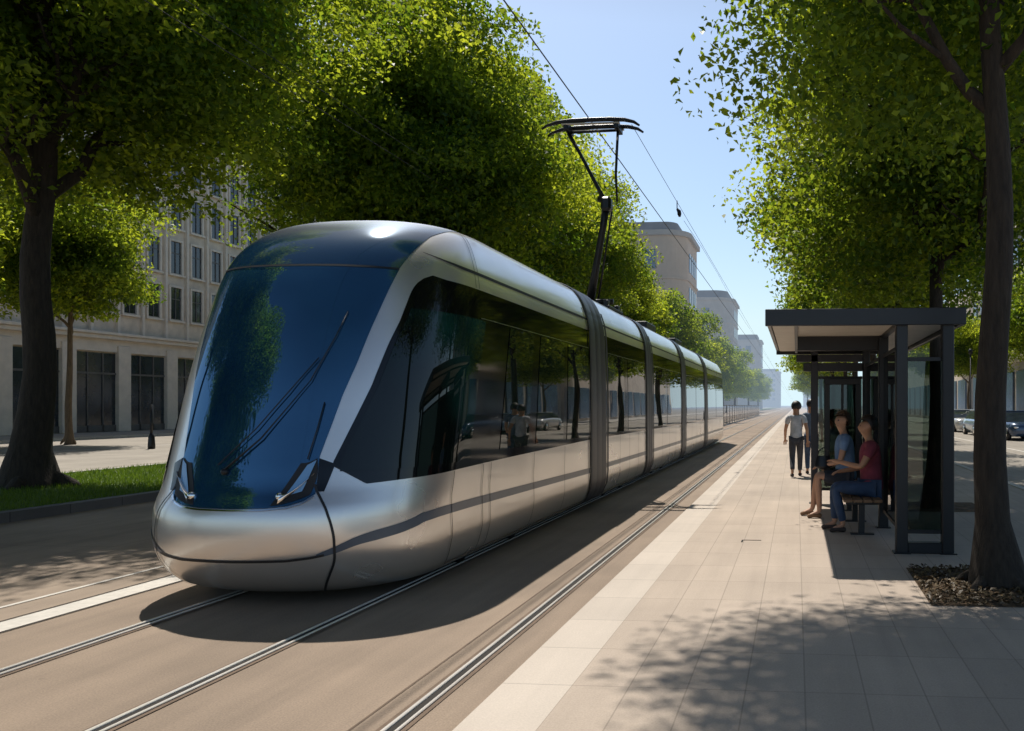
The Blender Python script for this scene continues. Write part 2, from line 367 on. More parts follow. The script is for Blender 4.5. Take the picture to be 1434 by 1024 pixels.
def trunk_mb(h, r, lean=(0, 0), fork=3., limbs=7, reach=3., top=8., flare=1.9, seed=0, sub=3):
    random.seed(seed); mb = MB()
    n = 14; pts = []; rad = []
    for i in range(n + 1):
        t = i / n; z = h * t
        pts.append((lean[0] * t + .05 * math.sin(z * 1.3 + seed), lean[1] * t + .05 * math.sin(z * 1.7 + seed * 2), z))
        rad.append(r * (1 - .62 * t) * (1 + (flare - 1) * math.exp(-z / (r * 1.3))))
    pts.insert(0, (pts[0][0], pts[0][1], -.1)); rad.insert(0, rad[0] * 1.15)
    mb.tube(pts, rad, 16, noise=.045)
    # root flare ridges
    for k in range(5):
        a = 2 * PI * k / 5 + random.uniform(-.3, .3); q = r * flare * 1.35
        mb.tube([(math.cos(a) * r * .5, math.sin(a) * r * .5, r * 2.0), (math.cos(a) * r * .95, math.sin(a) * r * .95, r * .75), (math.cos(a) * q, math.sin(a) * q, .0), (math.cos(a) * q * 1.2, math.sin(a) * q * 1.2, -.08)], [r * .35, r * .42, r * .33, r * .15], 8, noise=.08)
    ends = []
    for k in range(limbs):
        z0 = fork + (h * .92 - fork) * (k / max(1, limbs - 1)) ** 1.1; t = z0 / h
        p0 = (lean[0] * t + .05 * math.sin(z0 * 1.3 + seed), lean[1] * t + .05 * math.sin(z0 * 1.7 + seed * 2), z0)
        a = k * 2.4 + seed + random.uniform(-.3, .3); rr = reach * random.uniform(.65, .95) * (1 - .35 * t)
        p1 = (p0[0] + math.cos(a) * rr, p0[1] + math.sin(a) * rr, min(top, z0 + rr * random.uniform(.7, 1.25)))
        path = bend(p0, p1, 7, .8, .05); r0 = r * (1 - .62 * t) * .58
        mb.tube(path, [r0 * (1 - .8 * i / 7) + .008 for i in range(8)], 9, noise=.05); ends.append(path[-1])
        for j in range(sub):
            i0 = random.choice((2, 3, 4, 5)); s = path[i0]; aa = a + random.uniform(-1.2, 1.2); rl = rr * random.uniform(.3, .6)
            e = (s.x + math.cos(aa) * rl, s.y + math.sin(aa) * rl, s.z + rl * random.uniform(.2, 1.2))
            rb = r0 * (1 - .8 * i0 / 7) * .6
            mb.tube(bend(s, e, 4, .8), [rb * (1 - .75 * i / 4) + .004 for i in range(5)], 6); ends.append(Vector(e))
    return mb, ends
MESH = {}
def tree(label, loc, crown_key, trunk_key, group, rz=0, sc=1., szc=None, cat='tree', name='street_tree', trunk_mat=None, cdx=0):
    r = empty(name, loc, label, cat, group, rz)
    r.scale = (sc, sc, szc or sc)
    for nm, key in (('trunk', trunk_key), ('crown', crown_key)):
        o = bpy.data.objects.new(nm, MESH[key]); C.objects.link(o); o.parent = r
        if nm == 'crown' and cdx: o.location = Matrix.Rotation(-rz, 3, 'Z') @ Vector((cdx, 0, 0))
    return r
def store_trunk(key, mat, **k):
    mb, ends = trunk_mb(**k); me = bpy.data.meshes.new(key); me.from_pydata(mb.v, [], mb.f); me.update(); me.polygons.foreach_set('use_smooth', mb.sm); me.materials.append(mat); MESH[key] = me
# right row (nearest one has its own crown)
store_trunk('tR1', M['bark'], h=8.2, r=.160, lean=(-.05, .1), fork=4.4, limbs=8, reach=3.2, top=9.5, flare=1.75, seed=3)
store_trunk('tR2', M['bark'], h=8.6, r=.14, lean=(.1, 0), fork=3.6, limbs=11, reach=3.3, top=10., flare=1.5, seed=11, sub=5)
store_trunk('tL1', M['bark'], h=10.5, r=.315, lean=(.1, .2), fork=5.2, limbs=9, reach=4.6, top=12., flare=1.7, seed=5, sub=5)
store_trunk('tL2', M['bark'], h=10., r=.30, lean=(-.2, .1), fork=4.5, limbs=10, reach=4.4, top=12., flare=1.5, seed=21, sub=5)
store_trunk('tS', M['bark2'], h=6.5, r=.15, lean=(.1, 0), fork=3.9, limbs=6, reach=2.4, top=8., flare=1.25, seed=8)
def lobes(cx, cy, cz, rx, ry, rz, nl, rl, cnt, core=.35):
    """a crown as many overlapping boughs, so the outline is ragged and dark gaps lie between lit lumps"""
    out = []
    for k in range(nl):
        zz = 1 - 2 * (k + .5) / nl; a = k * 2.39996 + RNG.uniform(-.35, .35); q = math.sqrt(max(0, 1 - zz * zz)); f = RNG.uniform(.62, .98); r = rl * RNG.uniform(.72, 1.2)
        out.append((cx + math.cos(a) * q * rx * f, cy + math.sin(a) * q * ry * f, cz + zz * rz * f, r, r, r * .72, int(cnt * (r / rl) ** 2)))
    out.append((cx, cy, cz, rx * .6, ry * .6, rz * .7, int(nl * cnt * core)))
    return out
def cull(cl, tree_xy, w, zmax):
    """drop boughs that hang right in front of the stem on the open street side"""
    tx, ty = tree_xy; d = np.array([-tx, -ty]); d = d / np.linalg.norm(d)
    al = cl[:, 0] * d[0] + cl[:, 1] * d[1]; pe = np.abs(cl[:, 0] * d[1] - cl[:, 1] * d[0])
    return cl[~((al > -.1) & (pe < w + cl[:, 3] * .45) & (cl[:, 2] < zmax))]
c_ = clumps_in(lobes(0., .3, 7.9, 2.3, 2.3, 2.9, 22, .95, 13) + [(-.5, 1.0, 5.4, 1.7, 1.6, 1.0, 34)])
c_ = cull(c_, (1.86, 7.8), .16, 6.6)
MESH['cR1'] = leaves_from(np.concatenate([c_, clumps_in([(-3.0, 2.75, 11.1, 2.6, 1.6, 1.0, 320), (-.2, -.4, 9.6, 2.5, 2.0, 1.6, 180)])]), 105, .085, 'crown', M['leafR'])  # two high leaf masses, out of view, added to cast shade on the platform
MESH['cR2'] = leaves_from(clumps_in(lobes(0, 0, 7.3, 2.9, 2.9, 3.6, 28, 1.05, 13) + [(-.6, 0, 4.9, 1.9, 2.1, 1.1, 50)]), 112, .095, 'crown', M['leafR'])
MESH['cR3'] = leaves_from(clumps_in(lobes(0, 0, 7.2, 2.9, 2.9, 3.6, 24, 1.1, 12), 1.15), 34, .18, 'crown', M['leafR'])
c_ = cull(clumps_in(lobes(.5, 0, 10.0, 4.5, 4.2, 3.9, 34, 1.45, 13) + [(-.2, 0, 6.9, 3.2, 3.2, .9, 50), (3.4, .3, 11.0, 3.2, 3.2, 1.4, 16)], 1.35), (-14.85, 14.8), .45, 12.)  # last leaf mass: unseen high bough added to shade the left apron
MESH['cL0'] = leaves_from(c_, 84, .13, 'crown', M['leafL'])
MESH['cL1'] = leaves_from(clumps_in(lobes(0, 0, 9.8, 3.9, 3.9, 3.9, 24, 1.45, 13), 1.4), 50, .17, 'crown', M['leafL'])
MESH['cL2'] = leaves_from(clumps_in(lobes(0, 0, 8.4, 4.0, 4.0, 4.9, 32, 1.45, 13), 1.4), 84, .14, 'crown', M['leafL'])
MESH['cL3'] = leaves_from(clumps_in(lobes(0, 0, 8.2, 4.0, 4.0, 4.8, 24, 1.5, 10), 1.5), 34, .27, 'crown', M['leafL'])
MESH['cS'] = leaves_from(clumps_in(lobes(0, 0, 7.2, 2.9, 2.9, 2.8, 20, 1.15, 11), 1.25), 60, .16, 'crown', M['leafL'])
GR = 'street trees along the platform'; GL = 'big trees in the lawn strip left of the tracks'
tree('big dark trunk tree nearest the camera, in the bare soil pit right of the shelter', (1.86, 7.8, .03), 'cR1', 'tR1', GR)
tree('tree whose slender trunk and spread limbs rise just behind the shelter roof', (2.25, 13.7, .03), 'cR2', 'tR2', GR, rz=.4)
tree('second tree behind the shelter, its thin trunk left of the first one above the roof', (2.35, 19.2, .03), 'cR2', 'tR2', GR, rz=2.6, sc=.97)
for i, y in enumerate((25.5, 33, 42, 53, 66, 82, 104, 135, 180)):
    tree(['third', 'fourth', 'fifth', 'sixth', 'seventh', 'eighth', 'ninth', 'tenth', 'last and farthest'][i] + ' tree of the platform row counting away from behind the shelter', (2.3 + .1 * (i % 3), y, .03), 'cR3', 'tR2', GR, rz=i * 1.9, sc=.94 + .05 * (i % 2))
tree('large tree with thick dark trunk and flared roots at the far left, in the lawn', (-14.85, 14.8, .1), 'cL0', 'tL1', GL)
tree('large dense tree rising behind the tram nose, trunk above the middle of its roof', (-13.5, 24.4, .1), 'cL2', 'tL2', GL, rz=1.2, sc=1.06, szc=1.1, cdx=1.5)
tree('large tree nearest the camera on the left lawn, left of the picture', (-14.2, 6.5, .1), 'cL1', 'tL1', GL, rz=2.4)
for i, y in enumerate((33, 41, 50)):
    tree(['big tree just right of the dense one, crown behind the tram roof front', 'tree with crown directly left of the pantograph head', 'tree with crown directly behind the pantograph arm'][i], (-13.4 + .2 * i, y, .1), 'cL2', 'tL2', GL, rz=2.1 + i * 1.4, sc=(1.17, 1.10, .93)[i], cdx=.6)
for i, y in enumerate((60, 71, 84, 99, 118, 142, 175, 220, 280)):
    tree(['first', 'second', 'third', 'fourth', 'fifth', 'sixth', 'seventh', 'eighth', 'ninth and farthest'][i] + ' of the hazy left hand trees stepping away right of the pantograph', (-13. + .2 * (i % 2), y, .1), 'cL3', 'tL2', GL, rz=i * 2.2, sc=.88 + .04 * (i % 3))
GS = 'younger trees on the far side of the left road'
tree('small tree with thin pale trunk standing across the road between thick trunk and tram', (-31.9, 33.5, .09), 'cS', 'tS', GS, sc=.98, szc=1.18)
tree('young tree across the left road half hidden behind the thick trunk', (-33., 27.0, .09), 'cS', 'tS', GS, rz=1.5, sc=1.05, szc=1.2)
tree('young tree across the left road standing farther along, hidden by the tram nose', (-33., 61., .09), 'cS', 'tS', GS, rz=4., sc=1.15)
tree('young tree at the right road, bright crown left of the thick near trunk', (12.7, 62, .09), 'cS', 'tS', 'trees along the right road', rz=1., sc=.82)
tree('bright young tree at the right road, crown cut by the right edge of the view', (13.4, 46, .09), 'cS', 'tS', 'trees along the right road', rz=2., sc=.88)
tree('faint tree farther down the right road, seen through the shelter glass', (13.2, 82, .09), 'cS', 'tS', 'trees along the right road', rz=3., sc=1.)
tree('large tree level with the camera on the left lawn, seen mirrored in the windscreen', (-15.2, -.6, .1), 'cL2', 'tL1', GL, rz=4.2)
# soil pit of the near tree + mulch
def soil_patch(x0, x1, y0, y1):
    mb = MB(); mb.grid(lambda a, b: (x0 + (x1 - x0) * a, y0 + (y1 - y0) * b, .038 + .03 * math.sin(a * PI) * math.sin(b * PI) * (.6 + .4 * math.sin(a * 23 + b * 17))), 30, 24)
    return tag(mb.build('soil_pit', M['soil']), kind='structure')
soil_patch(1.12, 3.0, 6.95, 8.55); soil_patch(1.75, 3.0, 13.1, 14.4)
for (x0, x1, y0, y1) in ((1.12, 3.0, 6.95, 8.55),):
    n = 2600; c = np.stack([RNG.uniform(x0, x1, n), RNG.uniform(y0, y1, n), RNG.uniform(.05, .085, n)], 1)
    me = leaf_mesh('mulch', c, .05, RNG.uniform(0, 1, n), leaf_mat('mulch_bits', (.07, .045, .02), (.20, .14, .07), (.02, .015, .01), (.04, .03, .02), .1), up=1.5, aspect=.45)
    o = bpy.data.objects.new('mulch', me); C.objects.link(o); tag(o, 'dry brown mulch and litter around the near trunk', 'mulch', kind='stuff')
# grass
n = 90000
yy = 7 + (RNG.uniform(0, 1, n) ** 1.5) * 45; xx = RNG.uniform(-16.95, -11.66, n)
c = np.stack([xx, yy, np.full(n, .11)], 1)
def grass_mesh(c):
    n = len(c); h = RNG.uniform(.04, .11, n); a = RNG.uniform(0, 2 * PI, n); w = .009
    dx, dy = np.cos(a) * w, np.sin(a) * w; lx, ly = RNG.normal(0, .03, n), RNG.normal(0, .03, n)
    z = np.zeros(n)
    P = np.stack([c + np.stack([-dx, -dy, z], 1), c + np.stack([dx, dy, z], 1), c + np.stack([lx, ly, h], 1)], 1).reshape(-1, 3)
    me = bpy.data.meshes.new('grass'); me.vertices.add(n * 3); me.loops.add(n * 3); me.polygons.add(n)
    me.vertices.foreach_set('co', P.astype('f').ravel()); me.loops.foreach_set('vertex_index', np.arange(n * 3, dtype='i'))
    me.polygons.foreach_set('loop_start', np.arange(0, n * 3, 3, dtype='i'))
    at = me.attributes.new('tint', 'FLOAT', 'POINT'); at.data.foreach_set('value', np.repeat(RNG.uniform(0, 1, n), 3).astype('f'))
    me.update(calc_edges=True); me.materials.append(M['grass']); return me
o = bpy.data.objects.new('grass', grass_mesh(c)); C.objects.link(o); tag(o, 'short green grass covering the lawn strip', 'grass', kind='stuff')

# ------------------------------------------------------------------ TRAM
TAB = np.array([
[.10,.92,.50,1.2],[.16,1.0,.32,1.3],[.25,1.05,.18,1.4],[.35,1.08,.09,1.45],[.50,1.10,.02,1.5],[.65,1.10,0,1.5],
[.80,1.10,.01,1.5],[.90,1.10,.05,1.5],[.98,1.10,.10,1.5],[1.2,1.10,.18,1.5],[1.5,1.10,.28,1.5],[2.0,1.095,.44,1.5],
[2.5,1.085,.64,1.5],[2.9,1.07,.84,1.45],[3.1,1.045,.98,1.4],[3.25,1.005,1.13,1.35],[3.4,.945,1.35,1.3],[3.52,.87,1.62,1.25],
[3.6,.78,1.9,1.2],[3.67,.64,2.25,1.1],[3.72,.46,2.7,1.0],[3.745,.27,3.15,.9],[3.755,.02,3.8,.5]])
TAB[:, 1] *= 1.13
P_ = 2.5; YEND = 6.85; TX = -4.543; TY = 6.2
def pchip_prep(x, y):
    h = np.diff(x); d = np.diff(y) / h; m = np.zeros(len(x)); m[0] = d[0]; m[-1] = d[-1]
    for i in range(1, len(x) - 1):
        if d[i - 1] * d[i] > 0:
            w1, w2 = 2 * h[i] + h[i - 1], h[i] + 2 * h[i - 1]; m[i] = (w1 + w2) / (w1 / d[i - 1] + w2 / d[i])
    return m
MS = [pchip_prep(TAB[:, 0], TAB[:, i]) for i in (1, 2, 3)]
def par(z):
    z = min(max(z, TAB[0, 0]), TAB[-1, 0]); k = min(max(int(np.searchsorted(TAB[:, 0], z)) - 1, 0), len(TAB) - 2)
    h = TAB[k + 1, 0] - TAB[k, 0]; t = (z - TAB[k, 0]) / h; r = []
    for i in (1, 2, 3):
        a, b = TAB[k, i], TAB[k + 1, i]; m0, m1 = MS[i - 1][k] * h, MS[i - 1][k + 1] * h
        r.append((2 * t**3 - 3 * t**2 + 1) * a + (t**3 - 2 * t**2 + t) * m0 + (-2 * t**3 + 3 * t**2) * b + (t**3 - t**2) * m1)
    return r
def S(q, z):
    w, yf, Ln = par(z); s = 1 if q >= 0 else -1; a = abs(q)
    if a < 1:
        t = a * PI / 2; x = w * math.sin(t) ** (2 / P_); y = yf + Ln * (1 - math.cos(t) ** (2 / P_))
    else: x = w; y = yf + Ln + (a - 1) * (YEND - yf - Ln)
    return Vector((s * x + TX, y + TY, z))
def SN(q, z, off=0.):
    p = S(q, z)
    if off == 0: return p
    e = .004; dq = S(q + e, z) - S(q - e, z); z0, z1 = max(.1, z - .004), min(3.754, z + .004); dz = S(q, z1) - S(q, z0)
    n = dq.cross(dz).normalized()
    if n.dot(p - Vector((TX, p.y + 1.0, 1.8))) < 0: n = -n
    return p + n * off
def Q(D, z):   # q at world depth D on the straight side
    w, yf, Ln = par(z); return 1 + (D - TY - yf - Ln) / (YEND - yf - Ln)
def interp(x, xs, ys): return float(np.interp(x, xs, ys))
tram = empty('tram', (TX, 20, 0), 'long silver low floor tram with black windows and dark blue windscreen, standing at the platform', 'tram')
# z rows for shells
ZR = list(np.linspace(.10, .5, 12)) + list(np.linspace(.54, 2.9, 34)) + list(np.linspace(2.94, 3.6, 28)) + list(np.linspace(3.61, 3.755, 16))
QR = [i / 44 for i in range(-44, 45)] ; QR = [-2] + [-1.75, -1.5, -1.25, -1.1] + QR + [1.1, 1.25, 1.5, 1.75, 2]
mb = MB(); mb.grid(lambda a, b: S(QR[round(a * (len(QR) - 1))], ZR[round(b * (len(ZR) - 1))]), len(QR) - 1, len(ZR) - 1)
body = mb.build('cab_body', M['silver'], tram)
# under side of the nose
mb = MB()
pts = [S(q, .10) for q in QR]; mid = [Vector((TX, p.y + .0, .09)) for p in pts]
vs = []; 
for p in pts: vs += [p, Vector((TX + (p.x - TX) * .7, max(p.y, TY + .9), .13))]
mb.add(vs, [(2 * i, 2 * i + 1, 2 * i + 3, 2 * i + 2) for i in range(len(pts) - 1)], True)
mb.build('lower_valance', M['rubber'], body)
def patch(name, fn, na, nb, mat, parent, off=.004):
    mb = MB(); mb.grid(lambda a, b: SN(*fn(a, b), off), na, nb); return mb.build(name, mat, parent)
def ribbon(mb, pts, width, off=.006, sub=6):
    """strip along (q,z) polyline, width in metres"""
    P2 = []
    for i in range(len(pts) - 1):
        p0, p1, p2, p3 = pts[max(0, i - 1)], pts[i], pts[i + 1], pts[min(len(pts) - 1, i + 2)]
        for k in range(sub):
            t = k / sub; P2.append(tuple(.5 * (2 * p1[c] + (p2[c] - p0[c]) * t + (2 * p0[c] - 5 * p1[c] + 4 * p2[c] - p3[c]) * t * t + (3 * p1[c] - p0[c] - 3 * p2[c] + p3[c]) * t ** 3) for c in (0, 1)))
    P2.append(pts[-1]); W = width if hasattr(width, '__len__') else [width] * 2
    pw = [SN(q, z, off) for q, z in P2]; vs = []
    for i, p in enumerate(pw):
        d = (pw[min(i + 1, len(pw) - 1)] - pw[max(0, i - 1)]).normalized(); nrm = (SN(*P2[i], off + .05) - p).normalized(); s = d.cross(nrm).normalized()
        w = np.interp(i / (len(pw) - 1), np.linspace(0, 1, len(W)), W)
        vs += [p - s * w / 2, p + s * w / 2]
    mb.add(vs, [(2 * i, 2 * i + 1, 2 * i + 3, 2 * i + 2) for i in range(len(pw) - 1)], True)
PFz = [.975, 1.1, 1.27, 1.39, 1.78, 2.063, 2.385, 2.766, 2.986, 3.154, 3.396, 3.52, 3.6, 3.66]; PFq = [.275, .268, .262, .273, .311, .349, .381, .425, .454, .495, .579, .66, .73, .80]
PRz = [1.184, 1.243, 1.506, 1.873, 2.261, 2.466, 2.752, 2.83, 2.90, 2.94]; PRq = [.318, .323, .367, .431, .477, .509, .537, .552, .58, .64]
def pf(z): return interp(z, PFz, PFq)
def pr(z): return interp(z, PRz, PRq)
ZB = lambda q: interp(abs(q), [0, .1, .18, .24, .275], [.865, .87, .885, .92, .975])
ZT = 2.965
def fn_wind(a, b):
    z = ZB(.2) + (ZT - .88) * b
    for _ in range(3):
        q = (2 * a - 1) * pf(z); z0 = ZB(q); z = z0 + (ZT - z0) * b
    return q, z
wind = patch('windscreen', fn_wind, 44, 50, M['wind'], body, .006)
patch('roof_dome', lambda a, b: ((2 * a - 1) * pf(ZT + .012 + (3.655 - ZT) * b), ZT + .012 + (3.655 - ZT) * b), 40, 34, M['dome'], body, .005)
mb = MB(); ribbon(mb, [((k / 12 * 2 - 1) * pf(ZT), ZT + .004) for k in range(13)], .022, .010); mb.build('windscreen_seal', M['rubber'], wind)
# side glass, both sides
Bq = [.26, .300, .334, .40, .48, .64, .89, 1.2, 2.0]; Bz = [1.25, 1.215, 1.184, 1.118, 1.038, 1.052, 1.067, 1.10, 1.155]
Tz = lambda q: interp(q, [.5, .617, .73, .95, 1.44, 2], [2.95, 2.957, 2.93, 2.92, 2.913, 2.91])
def side_glass(s):
    def fn(a, b):
        z = 1.2 + 1.7 * b
        for _ in range(5):
            q0 = pr(z) + (0 if s > 0 else .13); q = q0 + (2 - q0) * a ** 1.25; z0 = interp(q, Bq, Bz); z = z0 + (Tz(q) - z0) * b
        return s * q, z
    g = patch('side_glass', fn, 90, 40, M['band'], body, .004)
    # dark wedge below the pillar tip, between windscreen and side glass
    patch('corner_panel', lambda a, b: (s * ((.262 + .012 * b) * (1 - a) + (.332 - .025 * b) * a), 1.262 - b * (.27 - .0 * a) - .05 * a * (1 - b)), 8, 10, M['band'], body, .0055)
    return g
sgl = {1: side_glass(1), -1: side_glass(-1)}
def D2pane(s, d0, d1, z0, z1, parent, mat, off=.010, nm='window_pane'):
    q0, q1 = Q(d0, 1.5), Q(d1, 1.5)
    def fn(a, b):
        return (s * (q0 + (q1 - q0) * a), z0 + (z1 - z0) * b)
    return patch(nm, fn, 3 if q0 >= 1 else 14, 14, mat, parent, off)
for s in (1, -1):
    for d0, d1 in ((8.98, 9.93), (10.22, 11.42), (11.62, 12.86)):
        D2pane(s, d0, d1, 1.21, 2.60, sgl[s], M['pane'])
    def cab(a, b, s=s):
        z = 1.15 + 1.45 * b
        q0 = pr(max(z, 1.26)) + (.03 if s > 0 else .16); return s * (q0 + (Q(8.16, 1.5) - q0) * a), z
    patch('cab_window', cab, 20, 16, M['cabpane'], sgl[s], .009)
    mb = MB(); ribbon(mb, [(s * Q(8.4 + 4.5 * k / 8, 2.62), 2.62) for k in range(9)], .010, .0135); mb.build('window_rail', M['silver2'], sgl[s])
    # grey-blue stripe, seams, groove
    mb = MB(); ribbon(mb, [(s * q, z) for q, z in ((.30, .476), (.378, .518), (.471, .576), (.56, .607), (.675, .637), (.76, .668), (.84, .70), (1.09, .71), (2.0, .655))], [.03, .055, .07, .085, .085, .085, .085, .085, .085], .006)
    mb.build('side_stripe', M['stripe'], body)
    mb = MB(); ribbon(mb, [(s * q, z) for q, z in ((.265, 1.05), (.282, .986), (.34, .84), (.372, .664), (.374, .53), (.361, .393), (.30, .20), (.26, .11))], .020, .009)
    mb.build('nose_seam', M['rubber'], body)
    for D in (7.63, 8.4, 8.62, 10.1, 11.48):
        mb = MB(); ribbon(mb, [(s * Q(D, .2), .16), (s * Q(D, .6), .6), (s * Q(D, 1.0), interp(Q(D, 1.1), Bq, Bz) - .01)], .011, .008); mb.build('panel_seam', M['rubber'], body)
    for D in (8.28, 8.40):
        mb = MB(); ribbon(mb, [(s * Q(D, 2.9), 2.93), (s * Q(D, 3.1), 3.1), (s * Q(D, 3.25), 3.25), (s * Q(D, 3.4), 3.4), (s * Q(D, 3.52), 3.52), (s * Q(D, 3.6), 3.6), (s * Q(D, 3.67), 3.67)], .009, .007); mb.build('roof_seam', M['rubber'], body)
    mb = MB(); ribbon(mb, [(s * q, z) for q, z in ((.56, 3.18), (.75, 3.12), (1.0, 3.09), (2.0, 3.09))], [.006, .02, .035, .035, .035], .006); mb.build('roof_groove', M['rubber'], body)
    mb = MB(); ribbon(mb, [(s * Q(7.6 + 5.4 * k / 8, .2), .185 + .01 * k / 8) for k in range(9)], .02, .012); mb.build('skirt_trim', M['chrome'], body)
    # headlight: dark pocket, blue lens, chrome blade
    hq = lambda a, b: (s * (.120 + .075 * b + (.255 - .120 - .075 * b + .012 * math.sin(b * PI)) * a), (.888 + .028 * a + .05 * a * a) + (1.255 - .92) * b * (1 - .12 * a))
    hl = patch('headlight', hq, 16, 18, M['rubber'], body, .010)
    patch('lens', lambda a, b: (lambda t: (s * t[0], t[1]))((.160 + .062 * b + (.062 - .03 * b) * a, .955 + .25 * b + .04 * a)), 10, 14, M['lens'], hl, .016)
    def blade(a, b):
        t = a; q = .150 + .108 * t; z = .935 + .20 * t ** 1.25
        return s * (q + (b - .5) * .014 * math.sin(min(1, t * 1.6 + .25) * PI * .72)), z + (b - .5) * .07 * (1 - .75 * t)
    mbb = MB(); mbb.grid(lambda a, b: SN(*blade(a, b), .020 + .02 * math.sin(b * PI)), 16, 6); mbb.build('chrome_blade', M['chrome'], hl)
    mbb = MB(); mbb.ball(SN(s * .145, .955, .012), (.035, .03, .035)); mbb.build('lamp', M['chrome'], hl)
# front parting line between bumper halves
mb = MB(); ribbon(mb, [(q, interp(abs(q), [0, .18, .29, .32], [.442, .448, .468, .482])) for q in np.linspace(-.33, .33, 23)], .022, .007); mb.build('bumper_seam', M['rubber'], body)
mb = MB(); ribbon(mb, [(q, ZB(q) - .012) for q in np.linspace(-.272, .272, 25)], .014, .008); mb.build('chrome_lip', M['chrome'], body)
# wipers
def P3(q, z, o): return SN(q, z, o)
def wiper(pts, r):
    mb = MB(); mb.tube([P3(q, z, .03) for q, z in pts], r, 8); return mb
wp = wiper([(-.035, 1.16), (.04, 1.42), (.11, 1.68), (.175, 1.90)], [.010, .007, .005, .004]).build('wiper', M['black'], body)
wiper([(-.06, 1.20), (.02, 1.50), (.10, 1.80), (.19, 2.10)], .005).build('wiper_blade', M['rubber'], wp)
mb = MB(); mb.ball(P3(-.035, 1.15, .02), .03); mb.build('wiper_pivot', M['black'], wp)
wiper([(.175, 1.90), (.24, 2.30), (.265, 2.52)], .005).build('wiper_blade', M['rubber'], wp)
wiper([(.22, 1.25), (.235, 1.5), (.245, 1.72)], .005).build('wiper_blade', M['rubber'], wp)

# trailing cars ----------------------------------------------------------
SEC = [(par(z)[0], z) for z in ZR]
def shell(d0, d1, name, mat, grow=0., n=2, zs=SEC):
    mb = MB(); ring = [(w + grow, z + (grow if z > 3 else 0)) for w, z in zs]; full = [(-w, z) for w, z in ring] + [(w, z) for w, z in ring[::-1]]
    k = len(full); mb.grid(lambda a, b: (TX + full[round(a * (k - 1))][0], d0 + (d1 - d0) * b, full[round(a * (k - 1))][1]), k - 1, n)
    mb.add([(TX + x, d0, z) for x, z in full], [tuple(range(k))]); mb.add([(TX + x, d1, z) for x, z in full], [tuple(range(k))[::-1]])
    return mb
def strip(mb, s, d0, d1, z0, z1, off, nz=10, ny=1):
    mb.grid(lambda a, b: (TX + s * (par(z0 + (z1 - z0) * b)[0] + off), d0 + (d1 - d0) * a, z0 + (z1 - z0) * b), ny, nz)
cars = [(14.0, 17.98), (18.62, 23.6), (24.3, 29.6), (30.3, 37.0)]
mull = [(15.6, 15.95), (20.6, 20.9), (26.7, 27.0), (33.4, 33.8)]
for ci, (d0, d1) in enumerate(cars):
    cb = shell(d0, d1, 'car_body', M['silver']).build('car_body', M['silver'], tram)
    for s in (1, -1):
        mb = MB(); strip(mb, s, d0 + .02, d1 - .02, 1.155, 2.915, .004, 14); g = mb.build('side_glass', M['band'], cb)
        m0, m1 = mull[ci]
        for a, b in ((d0 + .25, m0), (m1, d1 - .25)):
            mb = MB(); strip(mb, s, a, b, 1.21, 2.60, .008, 8); mb.build('window_pane', M['pane'], g)
        mb = MB(); strip(mb, s, d0 + .1, d1 - .1, 2.615, 2.628, .011, 1); mb.build('window_rail', M['silver2'], g)
        mb = MB(); strip(mb, s, d0 + .02, d1 - .02, .62, .70, .005, 2); mb.build('side_stripe', M['stripe'], cb)
        mb = MB(); strip(mb, s, d0 + .02, d1 - .02, 3.075, 3.105, .005, 2); mb.build('roof_groove', M['rubber'], cb)
        mb = MB(); strip(mb, s, d0 + .02, d1 - .02, .18, .20, .008, 1); mb.build('skirt_trim', M['chrome'], cb)
        for t in (.3, .52, .75): D = d0 + (d1 - d0) * t; mb = MB(); strip(mb, s, D, D + .012, .2, 1.15, .008, 6); mb.build('panel_seam', M['rubber'], cb)
# rear cap rounded
mb = MB(); mb.grid(lambda a, b: (lambda p: (p.x, 37.0 + (6.2 + 1.6 - min(p.y, 7.8)) * .8, p.z))(S(-1 + 2 * a, ZR[round(b * (len(ZR) - 1))])), 24, len(ZR) - 1, flip=True)
mb.build('rear_cab', M['silver'], tram)
for (d0, d1) in ((12.98, 14.06), (17.92, 18.68), (23.55, 24.35), (29.55, 30.35)):
    mb = MB(); nfold = 5
    zs = [(par(z)[0], z) for z in ZR]
    full = [(-w, z) for w, z in zs] + [(w, z) for w, z in zs[::-1]]; k = len(full)
    prof = [0, .004, .014, .016]; bs_ = []
    ts = [0, .04, .06, .30, .33, .36, .62, .65, .68, .94, .96, 1.0]; gs = [.010, .020, .020, .020, .017, .020, .020, .017, .020, .020, .020, .010]
    mb.grid(lambda a, b: (TX + full[round(a * (k - 1))][0] * (1 + gs[round(b * 11)] / 1.24), d0 + (d1 - d0) * ts[round(b * 11)], full[round(a * (k - 1))][1] + (gs[round(b * 11)] if full[round(a * (k - 1))][1] > 3.2 else 0)), k - 1, 11)
    mb.build('gangway_bellows', M['bellows'], tram)
    for s in (1, -1):
        for a, b in ((d0 - .05, d0 + .02), (d1 - .02, d1 + .10)): mb = MB(); strip(mb, s, a, b, .16, 3.3, .026, 16); mb.build('gangway_edge', M['rubber'], tram)
# running gear under the floor
mb = MB(); mb.box(TX - 1.0, TX + 1.0, 7.4, 37, .14, .5); mb.build('underframe', M['rubber'], tram)
for d in (8.6, 10.2, 15.2, 16.7, 20.4, 21.9, 26.2, 27.7, 33, 34.5):
    for xx in (-4.98, -3.66):
        mb = MB(); mb.tube([(xx - .05, d, .31), (xx + .05, d, .31)], .3, 24); mb.build('wheel', M['black'], tram)
# roof boxes barely above silhouette
for d, w, h in ((20.9, .5, .10), (26., .5, .08)):
    mb = MB(); mb.box(TX + .2, TX + .2 + w, d, d + 1.4, 3.70, 3.78 + h, .02); mb.build('roof_unit', M['black'], tram)
